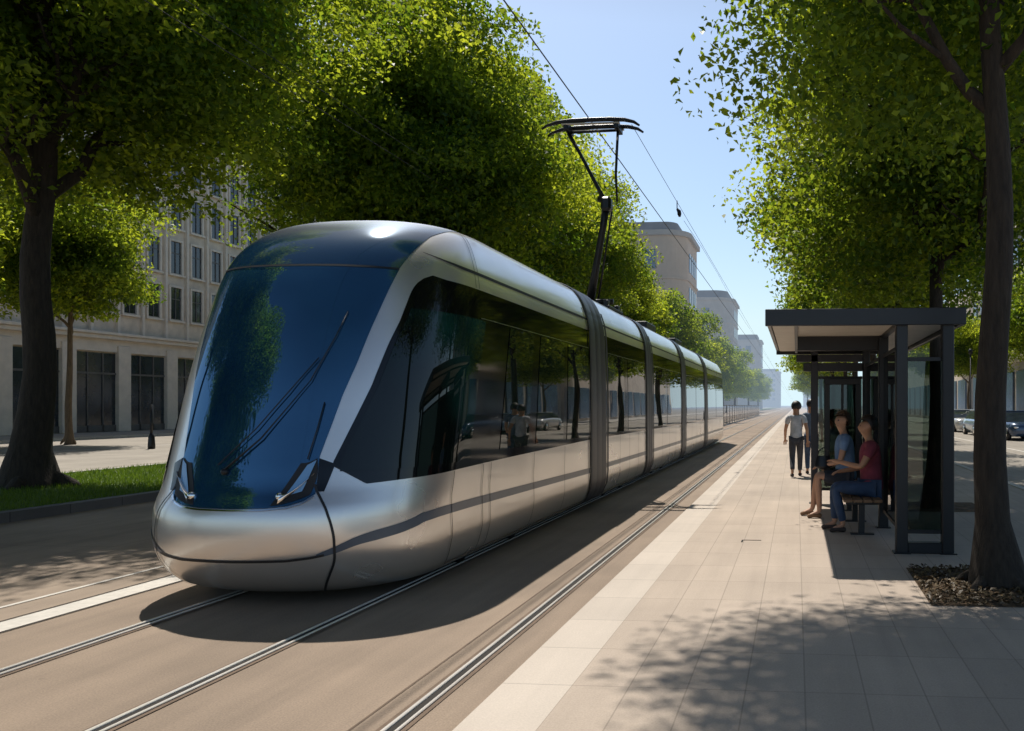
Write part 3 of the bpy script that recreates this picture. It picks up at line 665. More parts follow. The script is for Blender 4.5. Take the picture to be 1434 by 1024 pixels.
# pantograph --------------------------------------------------------------
K = np.array
pan = MB(); pan.box(-4.85, -3.85, 16.7, 18.1, 3.72, 3.78, .01)
for x in (-4.75, -3.95):
    pan.box(x - .05, x + .05, 16.8, 17.0, 3.76, 3.9, .01); pan.box(x - .05, x + .05, 17.8, 18.0, 3.76, 3.9, .01)
pan.tube([(-4.8, 17.3, 3.92), (-3.9, 17.3, 3.92)], .06, 10)
pan = pan.build('pantograph', M['black'], tram)
mb = MB(); mb.tube([(-4.42, 17.3, 3.86), (-4.24, 17.2, 4.7), (-4.08, 17.1, 5.45), (-3.98, 17.0, 5.92)], [.10, .075, .07, .085], 10); mb.build('lower_arm', M['black'], pan)
mb = MB(); mb.tube([(-4.28, 17.45, 3.9), (-4.08, 17.3, 4.9), (-3.90, 17.15, 5.82)], .022, 8); mb.build('tie_rod', M['black'], pan)
mb = MB(); mb.box(-4.08, -3.86, 16.86, 17.12, 5.78, 6.08, .05); mb.tube([(-4.15, 17, 6.06), (-3.91, 17, 5.98)], .07, 10); mb.build('knuckle', M['black'], pan)
mb = MB(); mb.tube([(-4.02, 17.0, 6.02), (-4.2, 17.05, 6.35), (-4.6, 17.2, 7.08), (-4.86, 17.25, 7.53)], [.05, .04, .035, .045], 9); mb.build('upper_arm', M['black'], pan)
mb = MB(); mb.tube([(-3.75, 17.0, 5.98), (-3.80, 17.1, 6.6), (-3.78, 17.2, 7.53)], [.02, .028, .03], 8); mb.build('guide_rod', M['black'], pan)
head = MB()
def horn(y):
    xs = [-5.38, -5.27, -5.06, -4.75, -4.33, -3.9, -3.6, -3.40, -3.28]; zs = [7.56, 7.63, 7.69, 7.72, 7.73, 7.73, 7.71, 7.66, 7.58]
    return [(x, y, z) for x, z in zip(xs, zs)]
for y in (17.02, 17.46): head.tube(horn(y), [.022, .032, .045, .05, .05, .05, .045, .034, .022], 8)
for x in (-4.86, -3.78): head.box(x - .05, x + .05, 17.0, 17.48, 7.54, 7.70, .01)
head.tube([(-4.86, 17.25, 7.55), (-3.78, 17.25, 7.57)], .03, 8)
hd = head.build('collector_head', M['black'], pan)
mb = MB()
for y in (17.02, 17.46): mb.box(-4.95, -3.70, y - .03, y + .03, 7.635, 7.665, .004)
mb.build('contact_strip', M['soffit'], hd)

# ------------------------------------------------------------------ overhead wires
def wire(x, z, y0, y1, r, label, sag=.0, n=24, xs=None):
    mb = MB(); pts = []
    for i in range(n + 1):
        t = i / n; y = y0 + (y1 - y0) * t * t; pts.append((x + (xs or 0) * t, y, z - sag * math.sin(PI * ((y / 40.) % 1))))
    mb.tube(pts, r, 6); return tag(mb.build('contact_wire', M['copper']), label, 'wire', 'overhead wires above the tracks')
wire(-4.38, 7.795, -10, 900, .013, 'lowest overhead wire, touching the pantograph head')
wire(-4.12, 8.75, 30, 900, .007, 'thin overhead wire directly above the contact wire', sag=.35)
wire(-3.50, 7.70, 17.3, 900, .007, 'overhead wire just right of the pantograph head')
wire(-9.45, 7.6, 4, 900, .007, 'faint overhead wire crossing in front of the left trees')
wire(-9.45, 8.0, 4, 900, .006, 'faint upper overhead wire crossing in front of the left trees')
ins = empty('wire_hanger', (-3.50, 24, 6.9), 'small dark hanger clamped on the wire right of the pantograph', 'wire hanger')
mb = MB(); mb.tube([(-3.50, 24, 7.74), (-3.50, 24, 7.45)], .015, 6); mb.build('rod', M['black'], ins)
mb = MB(); mb.tube([(-3.50, 24, 7.5), (-3.44, 24, 7.42), (-3.43, 24, 7.34), (-3.42, 24, 7.26)], [.03, .06, .06, .03], 8); mb.build('insulator', M['black'], ins)

# ------------------------------------------------------------------ SHELTER
sh = empty('tram_shelter', (.8, 11.6, .035), 'black framed glass shelter with flat overhanging roof on the platform', 'shelter')
X0, X1, Y0, Y1 = -.35, 1.88, 9.3, 14.6
roof = MB(); roof.box(X0, X1, Y0, Y0 + .06, 2.60, 2.79, .006); roof.box(X0, X1, Y1 - .06, Y1, 2.60, 2.79, .006)
roof.box(X0, X0 + .05, Y0 + .06, Y1 - .06, 2.66, 2.79, .006); roof.box(X1 - .05, X1, Y0 + .06, Y1 - .06, 2.60, 2.79, .006)
roof.box(X0 + .05, X1 - .05, Y0 + .06, Y1 - .06, 2.72, 2.775)
roof = roof.build('roof', M['shfr'], sh)
for a, b, c, d in ((X0 + .06, -.02, Y0 + .08, Y1 - .08), (.02, 1.15, Y0 + .08, 11.42), (.02, 1.15, 11.58, 14.0), (1.22, X1 - .07, Y0 + .08, Y1 - .08)):
    mb = MB(); mb.box(a, b, c, d, 2.655, 2.70, .004); mb.build('soffit_panel', M['soffit'], roof)
mb = MB(); mb.box(.02, 1.15, 11.42, 11.56, 2.46, 2.69, .006); mb.box(-.02, .02, Y0 + .08, Y1 - .08, 2.62, 2.70); mb.box(1.15, 1.22, Y0 + .08, Y1 - .08, 2.62, 2.70)
mb.build('beam', M['shfr'], roof)
mb = MB(); mb.box(.0, 1.12, 14.0, 14.1, 2.44, 2.56, .006); mb.box(.12, 1.12, 14.02, 14.1, 2.28, 2.42, .006); mb.build('beam', M['bellows'], roof)
def post(x0, x1, y0, y1, z1=2.65, m='shfr'):
    mb = MB(); mb.box(x0, x1, y0, y1, .035, z1, .008); mb.box(x0 - .03, x1 + .03, y0 - .03, y1 + .03, .035, .05, .004); return mb.build('post', M[m], sh)
post(1.12, 1.25, 9.36, 9.50); post(1.63, 1.76, 9.36, 9.50); post(1.12, 1.25, 11.3, 11.42); post(1.12, 1.24, 14.0, 14.12); post(.25, .37, 14.0, 14.12, m='bellows')
def pane(x0, x1, y0, y1, z0, z1, ax):
    mb = MB(); t = .045; f = MB(); f2 = MB()
    if ax == 'x':
        mb.box(x0, x1, y0 + .012, y0 + .024, z0, z1); f.box(x0, x1, y0, y0 + .036, z0 - t, z0, .003); f2.box(x0, x1, y0, y0 + .036, z1, z1 + t, .003)
    else:
        mb.box(x0 + .012, x0 + .024, y0, y1, z0, z1); f.box(x0, x0 + .036, y0, y1, z0 - t, z0, .003); f2.box(x0, x0 + .036, y0, y1, z1, z1 + t, .003)
    g = mb.build('glass_panel', M['shglass'], sh); f.build('bottom_rail', M['shfr'], g); f2.build('top_rail', M['shfr'], g); return g
pane(1.252, 1.628, 9.41, 9.41, .30, 2.20, 'x')
pane(1.17, 1.17, 9.505, 11.295, .30, 2.35, 'y'); pane(1.17, 1.17, 11.425, 13.995, .30, 2.35, 'y')
pane(.375, 1.115, 14.05, 14.05, .30, 2.15, 'x')
mb = MB(); mb.box(1.252, 1.628, 9.37, 9.49, .04, .16, .005); mb.build('base_sill', M['shfr'], sh)
# poster case at the far end, inside
pc = MB(); pc.box(.47, 1.08, 13.84, 13.96, .35, .45, .006); pc.box(.47, 1.08, 13.84, 13.96, 2.05, 2.15, .006); pc.box(.47, .56, 13.84, 13.96, .45, 2.05, .006); pc.box(.99, 1.08, 13.84, 13.96, .45, 2.05, .006); pc.box(.75, .79, 13.86, 13.94, .45, 2.05)
pc = pc.build('poster_case', M['shfr'], sh)
mb = MB(); mb.box(.56, .99, 13.89, 13.90, .45, 2.05); mb.build('case_glass', M['shglass'], pc)
bench = empty('bench', (.85, 12.1, .035), 'dark slatted bench inside the shelter under the two seated people', 'bench')
for k in range(4):
    mb = MB(); mb.box(.60 + .125 * k, .71 + .125 * k, 10.5, 13.3, .47, .505, .005); mb.build('slat', M['wood'], bench)
for y in (10.7, 11.9, 13.1):
    mb = MB(); mb.box(.64, 1.06, y, y + .06, .42, .468, .004); mb.box(.80, .88, y, y + .06, .035, .42, .004); mb.box(.70, 1.0, y - .02, y + .08, .035, .05); mb.build('leg', M['shfr'], bench)

# small access slot in the paving
ac = empty('floor_slot', (-.58, 10.2, .035), 'thin dark metal slot let into the pale platform paving', 'floor slot')
mb = MB(); mb.box(-.66, -.43, 10.12, 10.14, .036, .040); mb.box(-.67, -.65, 9.98, 10.14, .036, .040); mb.build('slot_edge', M['groove'], ac)

# ------------------------------------------------------------------ PEOPLE
def skin_mesh(verts, edges, radii, root=0, sub=2):
    me = bpy.data.meshes.new('tmp'); me.from_pydata([tuple(v) for v in verts], edges, []); me.update()
    o = bpy.data.objects.new('tmp', me); C.objects.link(o)
    o.modifiers.new('s', 'SKIN')
    sd = me.skin_vertices[0].data if me.skin_vertices else None
    if sd is None:
        bpy.context.view_layer.objects.active = o; bpy.context.view_layer.update(); sd = me.skin_vertices[0].data
    for i, r in enumerate(radii): sd[i].radius = (r, r) if not hasattr(r, '__len__') else r
    for i in range(len(verts)): sd[i].use_root = (i == root)
    o.modifiers[0].use_smooth_shade = True; o.modifiers[0].branch_smoothing = .4
    m = o.modifiers.new('u', 'SUBSURF'); m.levels = sub; m.render_levels = sub
    dg = bpy.context.evaluated_depsgraph_get(); dg.update(); res = bpy.data.meshes.new_from_object(o.evaluated_get(dg))
    bpy.data.objects.remove(o); return res
class Chain:
    def __init__(s): s.v = []; s.e = []; s.r = []; s.n = {}
    def p(s, name, co, r, frm=None):
        s.n[name] = len(s.v); s.v.append(Vector(co)); s.r.append(r)
        if frm: s.e.append((s.n[frm], s.n[name]))
    def mesh(s, name, mat, parent, sub=2):
        me = skin_mesh(s.v, s.e, s.r, 0, sub); me.name = name; me.materials.clear(); me.materials.append(mat)
        me.polygons.foreach_set('use_smooth', [True] * len(me.polygons))
        o = bpy.data.objects.new(name, me); return place(o, parent)
def cloth(name, col): return noisy(name, col, rough=.9, var=.3, scale=9., bump=.5, bscale=14., haze=False)
def person(J, label, skin, cols, hairlen=0, face=(0, -1, 0), legs_bare=False, short_sleeve=True, width=1., knee_cut=None, group=None, k=1.):
    """J: dict of joints. cols: shirt, trousers, shoes, hair materials"""
    base = ((J['hip'][0]), J['hip'][1], .035)
    t = empty('person', base, label, 'person', group)
    V = lambda n: Vector(J[n]); c = Chain(); f = Vector(face).normalized(); side = Vector((-f.y, f.x, 0))
    c.p('pelvis', V('hip'), (.095 * k, .085 * k)); c.p('waist', V('hip').lerp(V('chest'), .45), (.085 * k, .075 * k), 'pelvis'); c.p('chest', V('chest'), (.13 * k, .10 * k), 'waist')
    c.p('collar', V('neck').lerp(V('chest'), .25), (.085 * k, .07 * k), 'chest'); c.p('neck', V('neck'), .058 * k, 'collar')
    hd = V('head'); c.p('jaw', hd + Vector((0, 0, -.07 * k)) + f * .018, .072 * k, 'neck'); c.p('skull', hd + Vector((0, 0, .02 * k)), .106 * k, 'jaw'); c.p('crown', hd + Vector((0, 0, .09 * k)) - f * .01, .080 * k, 'skull')
    c.p('nose', hd + f * .112 * k + Vector((0, 0, -.015)), .016 * k, 'skull')
    for q in (-1, 1): c.p('ear%d' % q, hd + side * q * .098 * k - f * .005 + Vector((0, 0, -.005)), .016 * k, 'skull')
    for s in ('l', 'r'):
        c.p('sh' + s, V('sh' + s), .055 * k, 'collar'); c.p('el' + s, V('el' + s), .04 * k, 'sh' + s); c.p('wr' + s, V('wr' + s), .027 * k, 'el' + s)
        d = V('wr' + s) - V('el' + s); d.normalize(); up = Vector((0, 0, 1)); lat = d.cross(up); lat = lat.normalized() if lat.length > .1 else side
        c.p('pa' + s, V('wr' + s) + d * .065 * k, (.034 * k, .02 * k), 'wr' + s)
        for q in range(4):
            o0 = V('wr' + s) + d * (.10 - .006 * abs(q - 1.3)) * k + lat * (q - 1.5) * .021 * k
            c.p('f%d%s' % (q, s), o0, .0095 * k, 'pa' + s); c.p('g%d%s' % (q, s), o0 + d * .035 * k - up * .012, .008 * k, 'f%d%s' % (q, s)); c.p('h%d%s' % (q, s), o0 + d * .055 * k - up * .032, .007 * k, 'g%d%s' % (q, s))
        c.p('t0' + s, V('wr' + s) + d * .05 * k + lat * .045 * k, .011 * k, 'pa' + s); c.p('t1' + s, V('wr' + s) + d * .085 * k + lat * .058 * k - up * .01, .009 * k, 't0' + s)
        c.p('hp' + s, V('hp' + s), .085 * k, 'pelvis'); c.p('th' + s, V('hp' + s).lerp(V('kn' + s), .5), .068 * k, 'hp' + s); c.p('kn' + s, V('kn' + s), .052 * k, 'th' + s)
        c.p('cf' + s, V('kn' + s).lerp(V('an' + s), .35), .05 * k, 'kn' + s); c.p('an' + s, V('an' + s), .034 * k, 'cf' + s)
        c.p('fo' + s, V('to' + s), (.035 * k, .022 * k), 'an' + s)
    b = c.mesh('body', skin, t, 2)
    # shirt
    m = Chain(); m.p('hem', V('hip') + Vector((0, 0, -.05)), (.165 * k, .145 * k)); m.p('pelvis', V('hip') + Vector((0, 0, .06)), (.150 * k, .13 * k), 'hem'); m.p('waist', V('hip').lerp(V('chest'), .5), (.140 * k, .118 * k), 'pelvis'); m.p('chest', V('chest'), (.168 * k, .132 * k), 'waist'); m.p('collar', V('neck').lerp(V('chest'), .28), (.10 * k, .088 * k), 'chest')
    for s in ('l', 'r'):
        m.p('s' + s, V('sh' + s), .080 * k, 'collar'); m.p('e' + s, V('sh' + s).lerp(V('el' + s), .55 if short_sleeve else 1.), .057 * k if short_sleeve else .052 * k, 's' + s)
        if not short_sleeve: m.p('w' + s, V('el' + s).lerp(V('wr' + s), .92), .038 * k, 'e' + s)
    m.mesh('shirt', cols[0], t, 2)
    m = Chain(); m.p('pelvis', V('hip'), (.138 * k, .12 * k))
    for s in ('l', 'r'):
        m.p('h' + s, V('hp' + s), .10 * k, 'pelvis')
        if legs_bare: m.p('k' + s, V('hp' + s).lerp(V('kn' + s), .85), .085 * k, 'h' + s)
        else:
            m.p('t' + s, V('hp' + s).lerp(V('kn' + s), .5), .084 * k, 'h' + s); m.p('k' + s, V('kn' + s), .068 * k, 't' + s); m.p('c' + s, V('kn' + s).lerp(V('an' + s), .5), .06 * k, 'k' + s); m.p('a' + s, V('kn' + s).lerp(V('an' + s), .93), .052 * k, 'c' + s)
    m.mesh('skirt' if legs_bare == 2 else ('shorts' if legs_bare else 'trousers'), cols[1], t, 2)
    for s in ('l', 'r'):
        m = Chain(); a, o = V('an' + s), V('to' + s); h = a + (a - o).normalized() * .04; h.z = o.z
        m.p('a', h, (.04 * k, .034 * k)); m.p('b', a.lerp(o, .5) * 1 + Vector((0, 0, -.015)), (.043 * k, .036 * k), 'a'); m.p('c', o + (o - a).normalized() * .03, (.04 * k, .026 * k), 'b'); m.mesh('shoe', cols[2], t, 2)
    # hair: cap around the skull, open at the face
    hb = MB(); hc = hd + Vector((0, 0, .022 * k)) - f * .016 * k
    def hairfn(a, bb):
        th = a * 2 * PI; dirv = Vector((math.cos(th), math.sin(th), 0)); fr = dirv.dot(f)
        low = (1.12 if fr > .35 else 1.12 + (.95 + hairlen) * min(1, (.35 - fr) / .6) + .06 * math.sin(th * 9))
        ph = low * bb; r = .116 * k * (1 + .04 * math.sin(th * 5 + 1) * bb + .015 * math.sin(th * 13))
        return hc + Vector((dirv.x * math.sin(ph) * r, dirv.y * math.sin(ph) * r, math.cos(ph) * r * 1.08))
    hb.grid(hairfn, 28, 12, flip=True); hb.build('hair', cols[3], t)
    eb = MB()
    for q in (-1, 1):
        eb.ball(hd + f * .082 * k + side * q * .033 * k + Vector((0, 0, .012)), .011 * k, 8, 6)
    eb.tube([hd + f * .078 * k + side * -.022 * k + Vector((0, 0, -.062 * k)), hd + f * .083 * k + Vector((0, 0, -.064 * k)), hd + f * .078 * k + side * .022 * k + Vector((0, 0, -.062 * k))], .006 * k, 6)
    eb.build('face', M['mouth'], b)
    return t
M['mouth'] = noisy('eyes_and_mouth', (.05, .022, .018), rough=.4, haze=False)
skinA = noisy('skin_tan', (.42, .22, .13), rough=.55, var=.12, scale=8., haze=False); skinB = noisy('skin_light', (.50, .28, .18), rough=.55, var=.12, scale=8., haze=False)
hairD = noisy('hair_dark', (.012, .009, .008), rough=.5, var=.4, scale=30., haze=False); hairB = noisy('hair_brown', (.05, .026, .014), rough=.5, var=.4, scale=30., haze=False)
maroon = cloth('maroon_cotton', (.20, .035, .06)); jeans = cloth('denim', (.035, .065, .13)); denimL = cloth('light_blue_cotton', (.16, .26, .44)); dskirt = cloth('dark_skirt', (.03, .035, .05))
grey = cloth('pale_grey_tee', (.46, .47, .50)); dgrey = cloth('charcoal_trousers', (.055, .055, .065)); navy = cloth('slate_top', (.10, .14, .20)); shoe = noisy('shoe_dark', (.05, .035, .03), haze=False); shoeT = noisy('sandal_tan', (.22, .12, .06), haze=False)
def seated(x, y, k, hipz, headf, reach):
    J = dict(hip=(x, y, hipz), chest=(x - .03, y, hipz + .42 * k), neck=(x - .04, y, hipz + .60 * k), head=(x - .065, y - .01, hipz + .745 * k))
    for s, q in (('l', -1), ('r', 1)):
        J['hp' + s] = (x - .03, y + q * .095 * k, hipz + .0); J['kn' + s] = (x - .45 * k, y + q * .11 * k, hipz + .02); J['an' + s] = (x - .40 * k + (-.04 if q > 0 else .06), y + q * .11 * k, .13); J['to' + s] = (J['an' + s][0] - .16, y + q * .12 * k, .068)
        J['sh' + s] = (x - .02, y + q * .19 * k, hipz + .50 * k)
    J.update(reach); return J
x, y, z = 1.0, 11.0, .60
J = seated(x, y, 1.1, z, None, {})
J['ell'] = (x - .16, y - .26, z + .30); J['wrl'] = (x - .44, y - .10, z + .36); J['elr'] = (x - .12, y + .26, z + .26); J['wrr'] = (x - .36, y + .20, z + .22)
person(J, 'seated man in maroon shirt and blue jeans reaching one arm forward on the shelter bench', skinA, (maroon, jeans, shoe, hairD), face=(-1, -.12, 0), k=1.1)
x, y, z = .74, 12.35, .62
J = seated(x, y, 1.14, z, None, {})
J['ell'] = (x - .10, y - .27, z + .26); J['wrl'] = (x - .34, y - .16, z + .20); J['elr'] = (x + .06, y + .28, z + .25); J['wrr'] = (x - .20, y + .20, z + .17)
for s in 'lr': J['kn' + s] = (x - .42, J['kn' + s][1], z + .04)
person(J, 'seated woman in light blue top with bare lower legs, head turned toward the camera', skinB, (denimL, dskirt, shoeT, hairB), face=(-.8, -.6, 0), legs_bare=1, k=1.12, hairlen=.3)
bag = empty('handbag', (.40, 12.2, .72), 'dark handbag on the lap of the seated woman', 'handbag')
mb = MB(); mb.grid(lambda a, b: (.40 + .13 * math.cos(a * 2 * PI) * (1 - .25 * b ** 2) * (.25 + .75 * min(1, b * 6)), 12.2 + .09 * math.sin(a * 2 * PI) * (1 - .45 * b) * (.25 + .75 * min(1, b * 6)), .755 + .20 * b), 24, 10); mb.build('pouch', M['black'], bag)
mb = MB(); mb.tube([(.31, 12.2, .93), (.33, 12.2, 1.03), (.40, 12.2, 1.08), (.47, 12.2, 1.03), (.49, 12.2, .93)], .009, 8); mb.build('handle', M['black'], bag)
def walker(x, y, k, ph):
    J = dict(hip=(x, y, .95 * k), chest=(x, y + .02, 1.30 * k), neck=(x, y + .03, 1.50 * k), head=(x, y + .05, 1.66 * k))
    for s, q in (('l', -1), ('r', 1)):
        st = q * ph
        J['hp' + s] = (x + q * .085, y, .90 * k); J['kn' + s] = (x + q * .09, y + .10 + st * .14, .50 * k); J['an' + s] = (x + q * .085, y + st * .30, .13 if st > 0 else .19); J['to' + s] = (x + q * .10, y + st * .30 + .14, .07 if st > 0 else .08)
        J['sh' + s] = (x + q * .18, y + .01, 1.41 * k); J['el' + s] = (x + q * .25, y - st * .10, 1.14 * k); J['wr' + s] = (x + q * .26, y - st * .18 + .10, .92 * k)
    return J
person(walker(.0, 19.2, 1.0, 1), 'walker in pale grey tee and charcoal trousers going away, left one of the pair', skinA, (grey, dgrey, shoe, hairD), face=(0, 1, 0), k=1.05, group='pedestrians walking away along the platform')
person(walker(.36, 19.75, 1.03, -1), 'walker in slate blue top and jeans going away, right one of the pair', skinA, (navy, jeans, shoe, hairD), face=(0, 1, 0), k=1.05, group='pedestrians walking away along the platform')

# ------------------------------------------------------------------ BUILDINGS
def block(name, label, x0, x1, y0, y1, h, mat, group=None, cat='building'):
    t = empty(name, ((x0 + x1) / 2, (y0 + y1) / 2, 0), label, cat, group); mb = MB(); mb.box(x0, x1, y0, y1, 0, h); w = mb.build('wall', M[mat], t); return t, w
# left palace-like facade parallel to the street, face at x=-42
t = empty('stone_building', (-50, 60, 0), 'beige stone building with tall narrow windows and dark shopfronts across the left road', 'building')
mb = MB(); mb.box(-62, -42.35, 20, 110, 0, 24); wall = mb.build('wall', M['stone'], t)
pil = MB(); y = 20.; 
while y < 110: pil.box(-42.35, -42.0, y, y + .95, .09, 5.4, .02); y += 3.95
pil.box(-42.352, -42.12, 20, 110, 5.0, 5.75); pil.build('pillar_row', M['stone2'], t)
mb = MB(); mb.box(-42.35, -41.75, 20, 110, 5.75, 6.0, .03); mb.box(-42.35, -41.6, 20, 110, 6.0, 6.18, .03); mb.box(-42.35, -41.7, 20, 110, 23.6, 24.3, .05); mb.build('cornice', M['stone2'], t)
def win_left(y, z, w=1.0, hh=2.15, parent=None, stuff=None):
    fr = stuff[0] if stuff else MB(); gl = stuff[1] if stuff else MB()
    fr.box(-42.35, -42.22, y - .14, y, z - .1, z + hh + .14); fr.box(-42.35, -42.22, y + w, y + w + .14, z - .1, z + hh + .14); fr.box(-42.35, -42.20, y, y + w, z + hh, z + hh + .14); fr.box(-42.35, -42.12, y - .2, y + w + .2, z - .22, z - .1)
    gl.add([(-42.33, y, z), (-42.33, y + w, z), (-42.33, y + w, z + hh), (-42.33, y, z + hh)], [(0, 1, 2, 3)])
    if not stuff:
        f = fr.build('window', M['stone2'], parent); g = gl.build('pane', M['bwin'], f)
        m = MB(); m.box(-42.325, -42.29, y + w / 2 - .03, y + w / 2 + .03, z, z + hh); m.box(-42.325, -42.295, y, y + w / 2 - .03, z + hh * .62, z + hh * .62 + .05); m.box(-42.325, -42.295, y + w / 2 + .03, y + w, z + hh * .62, z + hh * .62 + .05); m.build('mullion', M['frame'], f)
rest = (MB(), MB()); yy_ = 21.; cnt = 0
while yy_ < 108:
    for k_ in range(5):
        z = 7.6 + 3.15 * k_
        if 42 < yy_ < 66: win_left(yy_, z, parent=wall)
        else: win_left(yy_, z, stuff=rest)
    # flat pilaster strips between bays
    yy_ += 1.95
tag(rest[0].build('window_surround', M['stone2'], wall), kind='stuff'); tag(rest[1].build('window_glass', M['bwin'], wall), kind='stuff')
y = 20.95
while y < 108:
    m = MB(); m.box(-42.345, -42.25, y, y + 3.0, .5, 4.9); s_ = m.build('shopfront', M['bwin'], t)
    m = MB(); m.box(-42.25, -42.2, y + .9, y + .98, .1, 4.9); m.box(-42.25, -42.2, y + 2.0, y + 2.08, .1, 4.9); m.box(-42.25, -42.19, y, y + 3.0, 3.6, 3.72); m.box(-42.34, -42.2, y, y + 3.0, .1, .5); m.build('shop_frame', M['frame'], s_)
    y += 3.95
m = MB()
yy_ = 20.45
while yy_ < 108: m.box(-42.35, -42.16, yy_, yy_ + .2, 6.2, 23.5); yy_ += 1.95
m.build('pilaster_row', M['stone2'], t)

# far towers on the left of the street
def tower(name, label, x0, x1, y0, y1, h, mat, rows, cols, roofh=2.2, winmat='bwinb', r=5.):
    t = empty(name, ((x0 + x1) / 2, (y0 + y1) / 2, 0), label, 'building', 'buildings standing along the distant left side of the street'); mb = MB()
    def outline(g=0):
        pts = [(x0 - g, y0 - g), (x1 - r, y0 - g)]
        for i in range(1, 9): a = -PI / 2 + PI / 2 * i / 8; pts.append((x1 - r + (r + g) * math.cos(a), y0 + r + (r + g) * math.sin(a)))
        pts += [(x1 + g, y1), (x0 - g, y1)]; return pts
    def prism(mb, pts, z0, z1):
        n = len(pts); mb.add([(x, y, z0) for x, y in pts] + [(x, y, z1) for x, y in pts], [(i, (i + 1) % n, n + (i + 1) % n, n + i) for i in range(n)] + [tuple(range(n))[::-1], tuple(range(n, 2 * n))])
    prism(mb, outline(), 0, h); w = mb.build('wall', M[mat], t)
    mb = MB(); prism(mb, outline(.5), h, h + .7)
    mb.build('cornice', M['stoneg'], t); mb = MB(); prism(mb, outline(-1.5), h + .7, h + .7 + roofh); mb.build('roof', M['roofg'], t)
    # windows on the camera-facing side and round the corner / street side
    dx = (x1 - r - x0) / cols; dz = (h - 6) / rows
    for i in range(cols):
        for j in range(rows):
            m = MB(); a = x0 + dx * (i + .25); b = x0 + dx * (i + .75); z = 5 + dz * (j + .25); m.box(a, b, y0 - .12, y0 + .1, z, z + dz * .55); m.build('window', M[winmat], w)
    for i in range(max(3, cols)):
        d = max(1.2, (y1 - y0 - r - 1) / max(3, cols))
        for j in range(rows):
            m = MB(); a = y0 + r + d * (i + .2); z = 5 + dz * (j + .25); m.box(x1 - .1, x1 + .12, a, a + d * .5, z, z + dz * .55); m.build('window', M[winmat], w)
    for j in range(1, rows):
        m = MB(); prism(m, outline(.2), 5 + dz * j - .2, 5 + dz * j + .1); m.build('string_course', M[mat], t)
    return t
tower('corner_building', 'tall beige building with rounded corner and dark roof right of the pantograph', -34, -15.3, 113, 126, 25.4, 'stonet', 4, 4, roofh=1.5, r=3.2)
tower('corner_building', 'second greyer building with rounded corner, between the beige one and the sky gap', -36, -15.9, 204, 224, 28, 'stoneg', 5, 5, roofh=2.)
tower('office_building', 'pale hazy building right of and behind the two rounded ones', -42, -14.5, 336, 356, 28, 'stoneg', 5, 6, r=3.)
tower('office_building', 'farthest bluish building at the very end of the street', -46, -13.5, 700, 730, 30, 'stoneg', 6, 6, r=3.)
tower('office_building', 'low far building closing the vista on the right of the tracks', 8, 60, 900, 960, 26, 'stoneg', 5, 6, r=3.)
# right building
t, w = block('office_building', 'grey stone building with blue windows at the right edge behind the near trunk', 16.2, 34, 52, 78, 14.5, 'stoneg')
m = MB(); m.box(15.8, 34.3, 51.7, 78.3, 14.5, 15.1, .05); m.box(15.95, 34.1, 51.85, 78.1, 4.9, 5.3, .03); m.build('cornice', M['stone2'], t)
for i in range(9):
    for j in range(3):
        m = MB(); a = 53.2 + 2.75 * i; z = 6.1 + 2.9 * j; m.box(16.08, 16.3, a, a + 1.25, z, z + 1.9); f = m.build('window', M['bwinb'], w)
        m = MB(); m.box(16.0, 16.079, a - .12, a + 1.37, z - .2, z - .02); m.build('sill', M['stone2'], f)
for i in range(5):
    m = MB(); a = 53 + 4.9 * i; m.box(16.05, 16.3, a, a + 3.9, .6, 4.2); m.build('shopfront', M['bwinb'], w)
for i in range(5):
    for j in range(3):
        m = MB(); a = 17.4 + 3.1 * i; z = 6.1 + 2.9 * j; m.box(a, a + 1.4, 51.88, 52.1, z, z + 1.9); m.build('window', M['bwinb'], w)
for i in range(4):
    m = MB(); a = 17.2 + 4.1 * i; m.box(a, a + 3.1, 51.88, 52.1, .4, 4.2); m.build('shopfront', M['bwin'], w)
t, w = block('stone_building', 'dark arcaded building farther along the right road seen left of the near trunk', 16.4, 34, 80, 150, 13, 'stone')
for i in range(14):
    m = MB(); a = 81 + 4.9 * i; m.box(16.25, 16.5, a, a + 3.6, .4, 4.2); m.build('shopfront', M['bwinb'], w)
for i in range(5):
    m = MB(); a = 17 + 3.4 * i; m.box(a, a + 2.4, 79.88, 80.1, .4, 4.2); m.build('shopfront', M['bwin'], w)

# ------------------------------------------------------------------ street furniture
def lamp(label, x, y, h, name='street_lamp'):
    t = empty(name, (x, y, 0), label, 'street lamp'); m = MB(); m.tube([(x, y, 0), (x, y, .35), (x, y, .4), (x, y, h)], [.12, .10, .05, .04], 10); m.build('pole', M['black'], t)
    m = MB(); m.tube([(x, y, h), (x, y, h + .06), (x, y, h + .32), (x, y, h + .38)], [.06, .13, .16, .03], 12); m.build('lantern', M['black'], t); return t
lamp('slim dark lamp post at the kerb of the right road, left of the near trunk', 11.9, 57.5, 5.2)
b = empty('bollard', (-25.5, 30.5, 0), 'thin dark post with a heavy foot on the left road beside the tram nose', 'bollard')
m = MB(); m.tube([(-25.5, 30.5, .2), (-25.5, 30.5, 1.75)], .05, 8); m.build('pole', M['black'], b); m = MB(); m.tube([(-25.5, 30.5, -.02), (-25.5, 30.5, .12), (-25.5, 30.5, .45), (-25.5, 30.5, .62)], [.13, .13, .11, .05], 12); m.build('foot', M['black'], b)
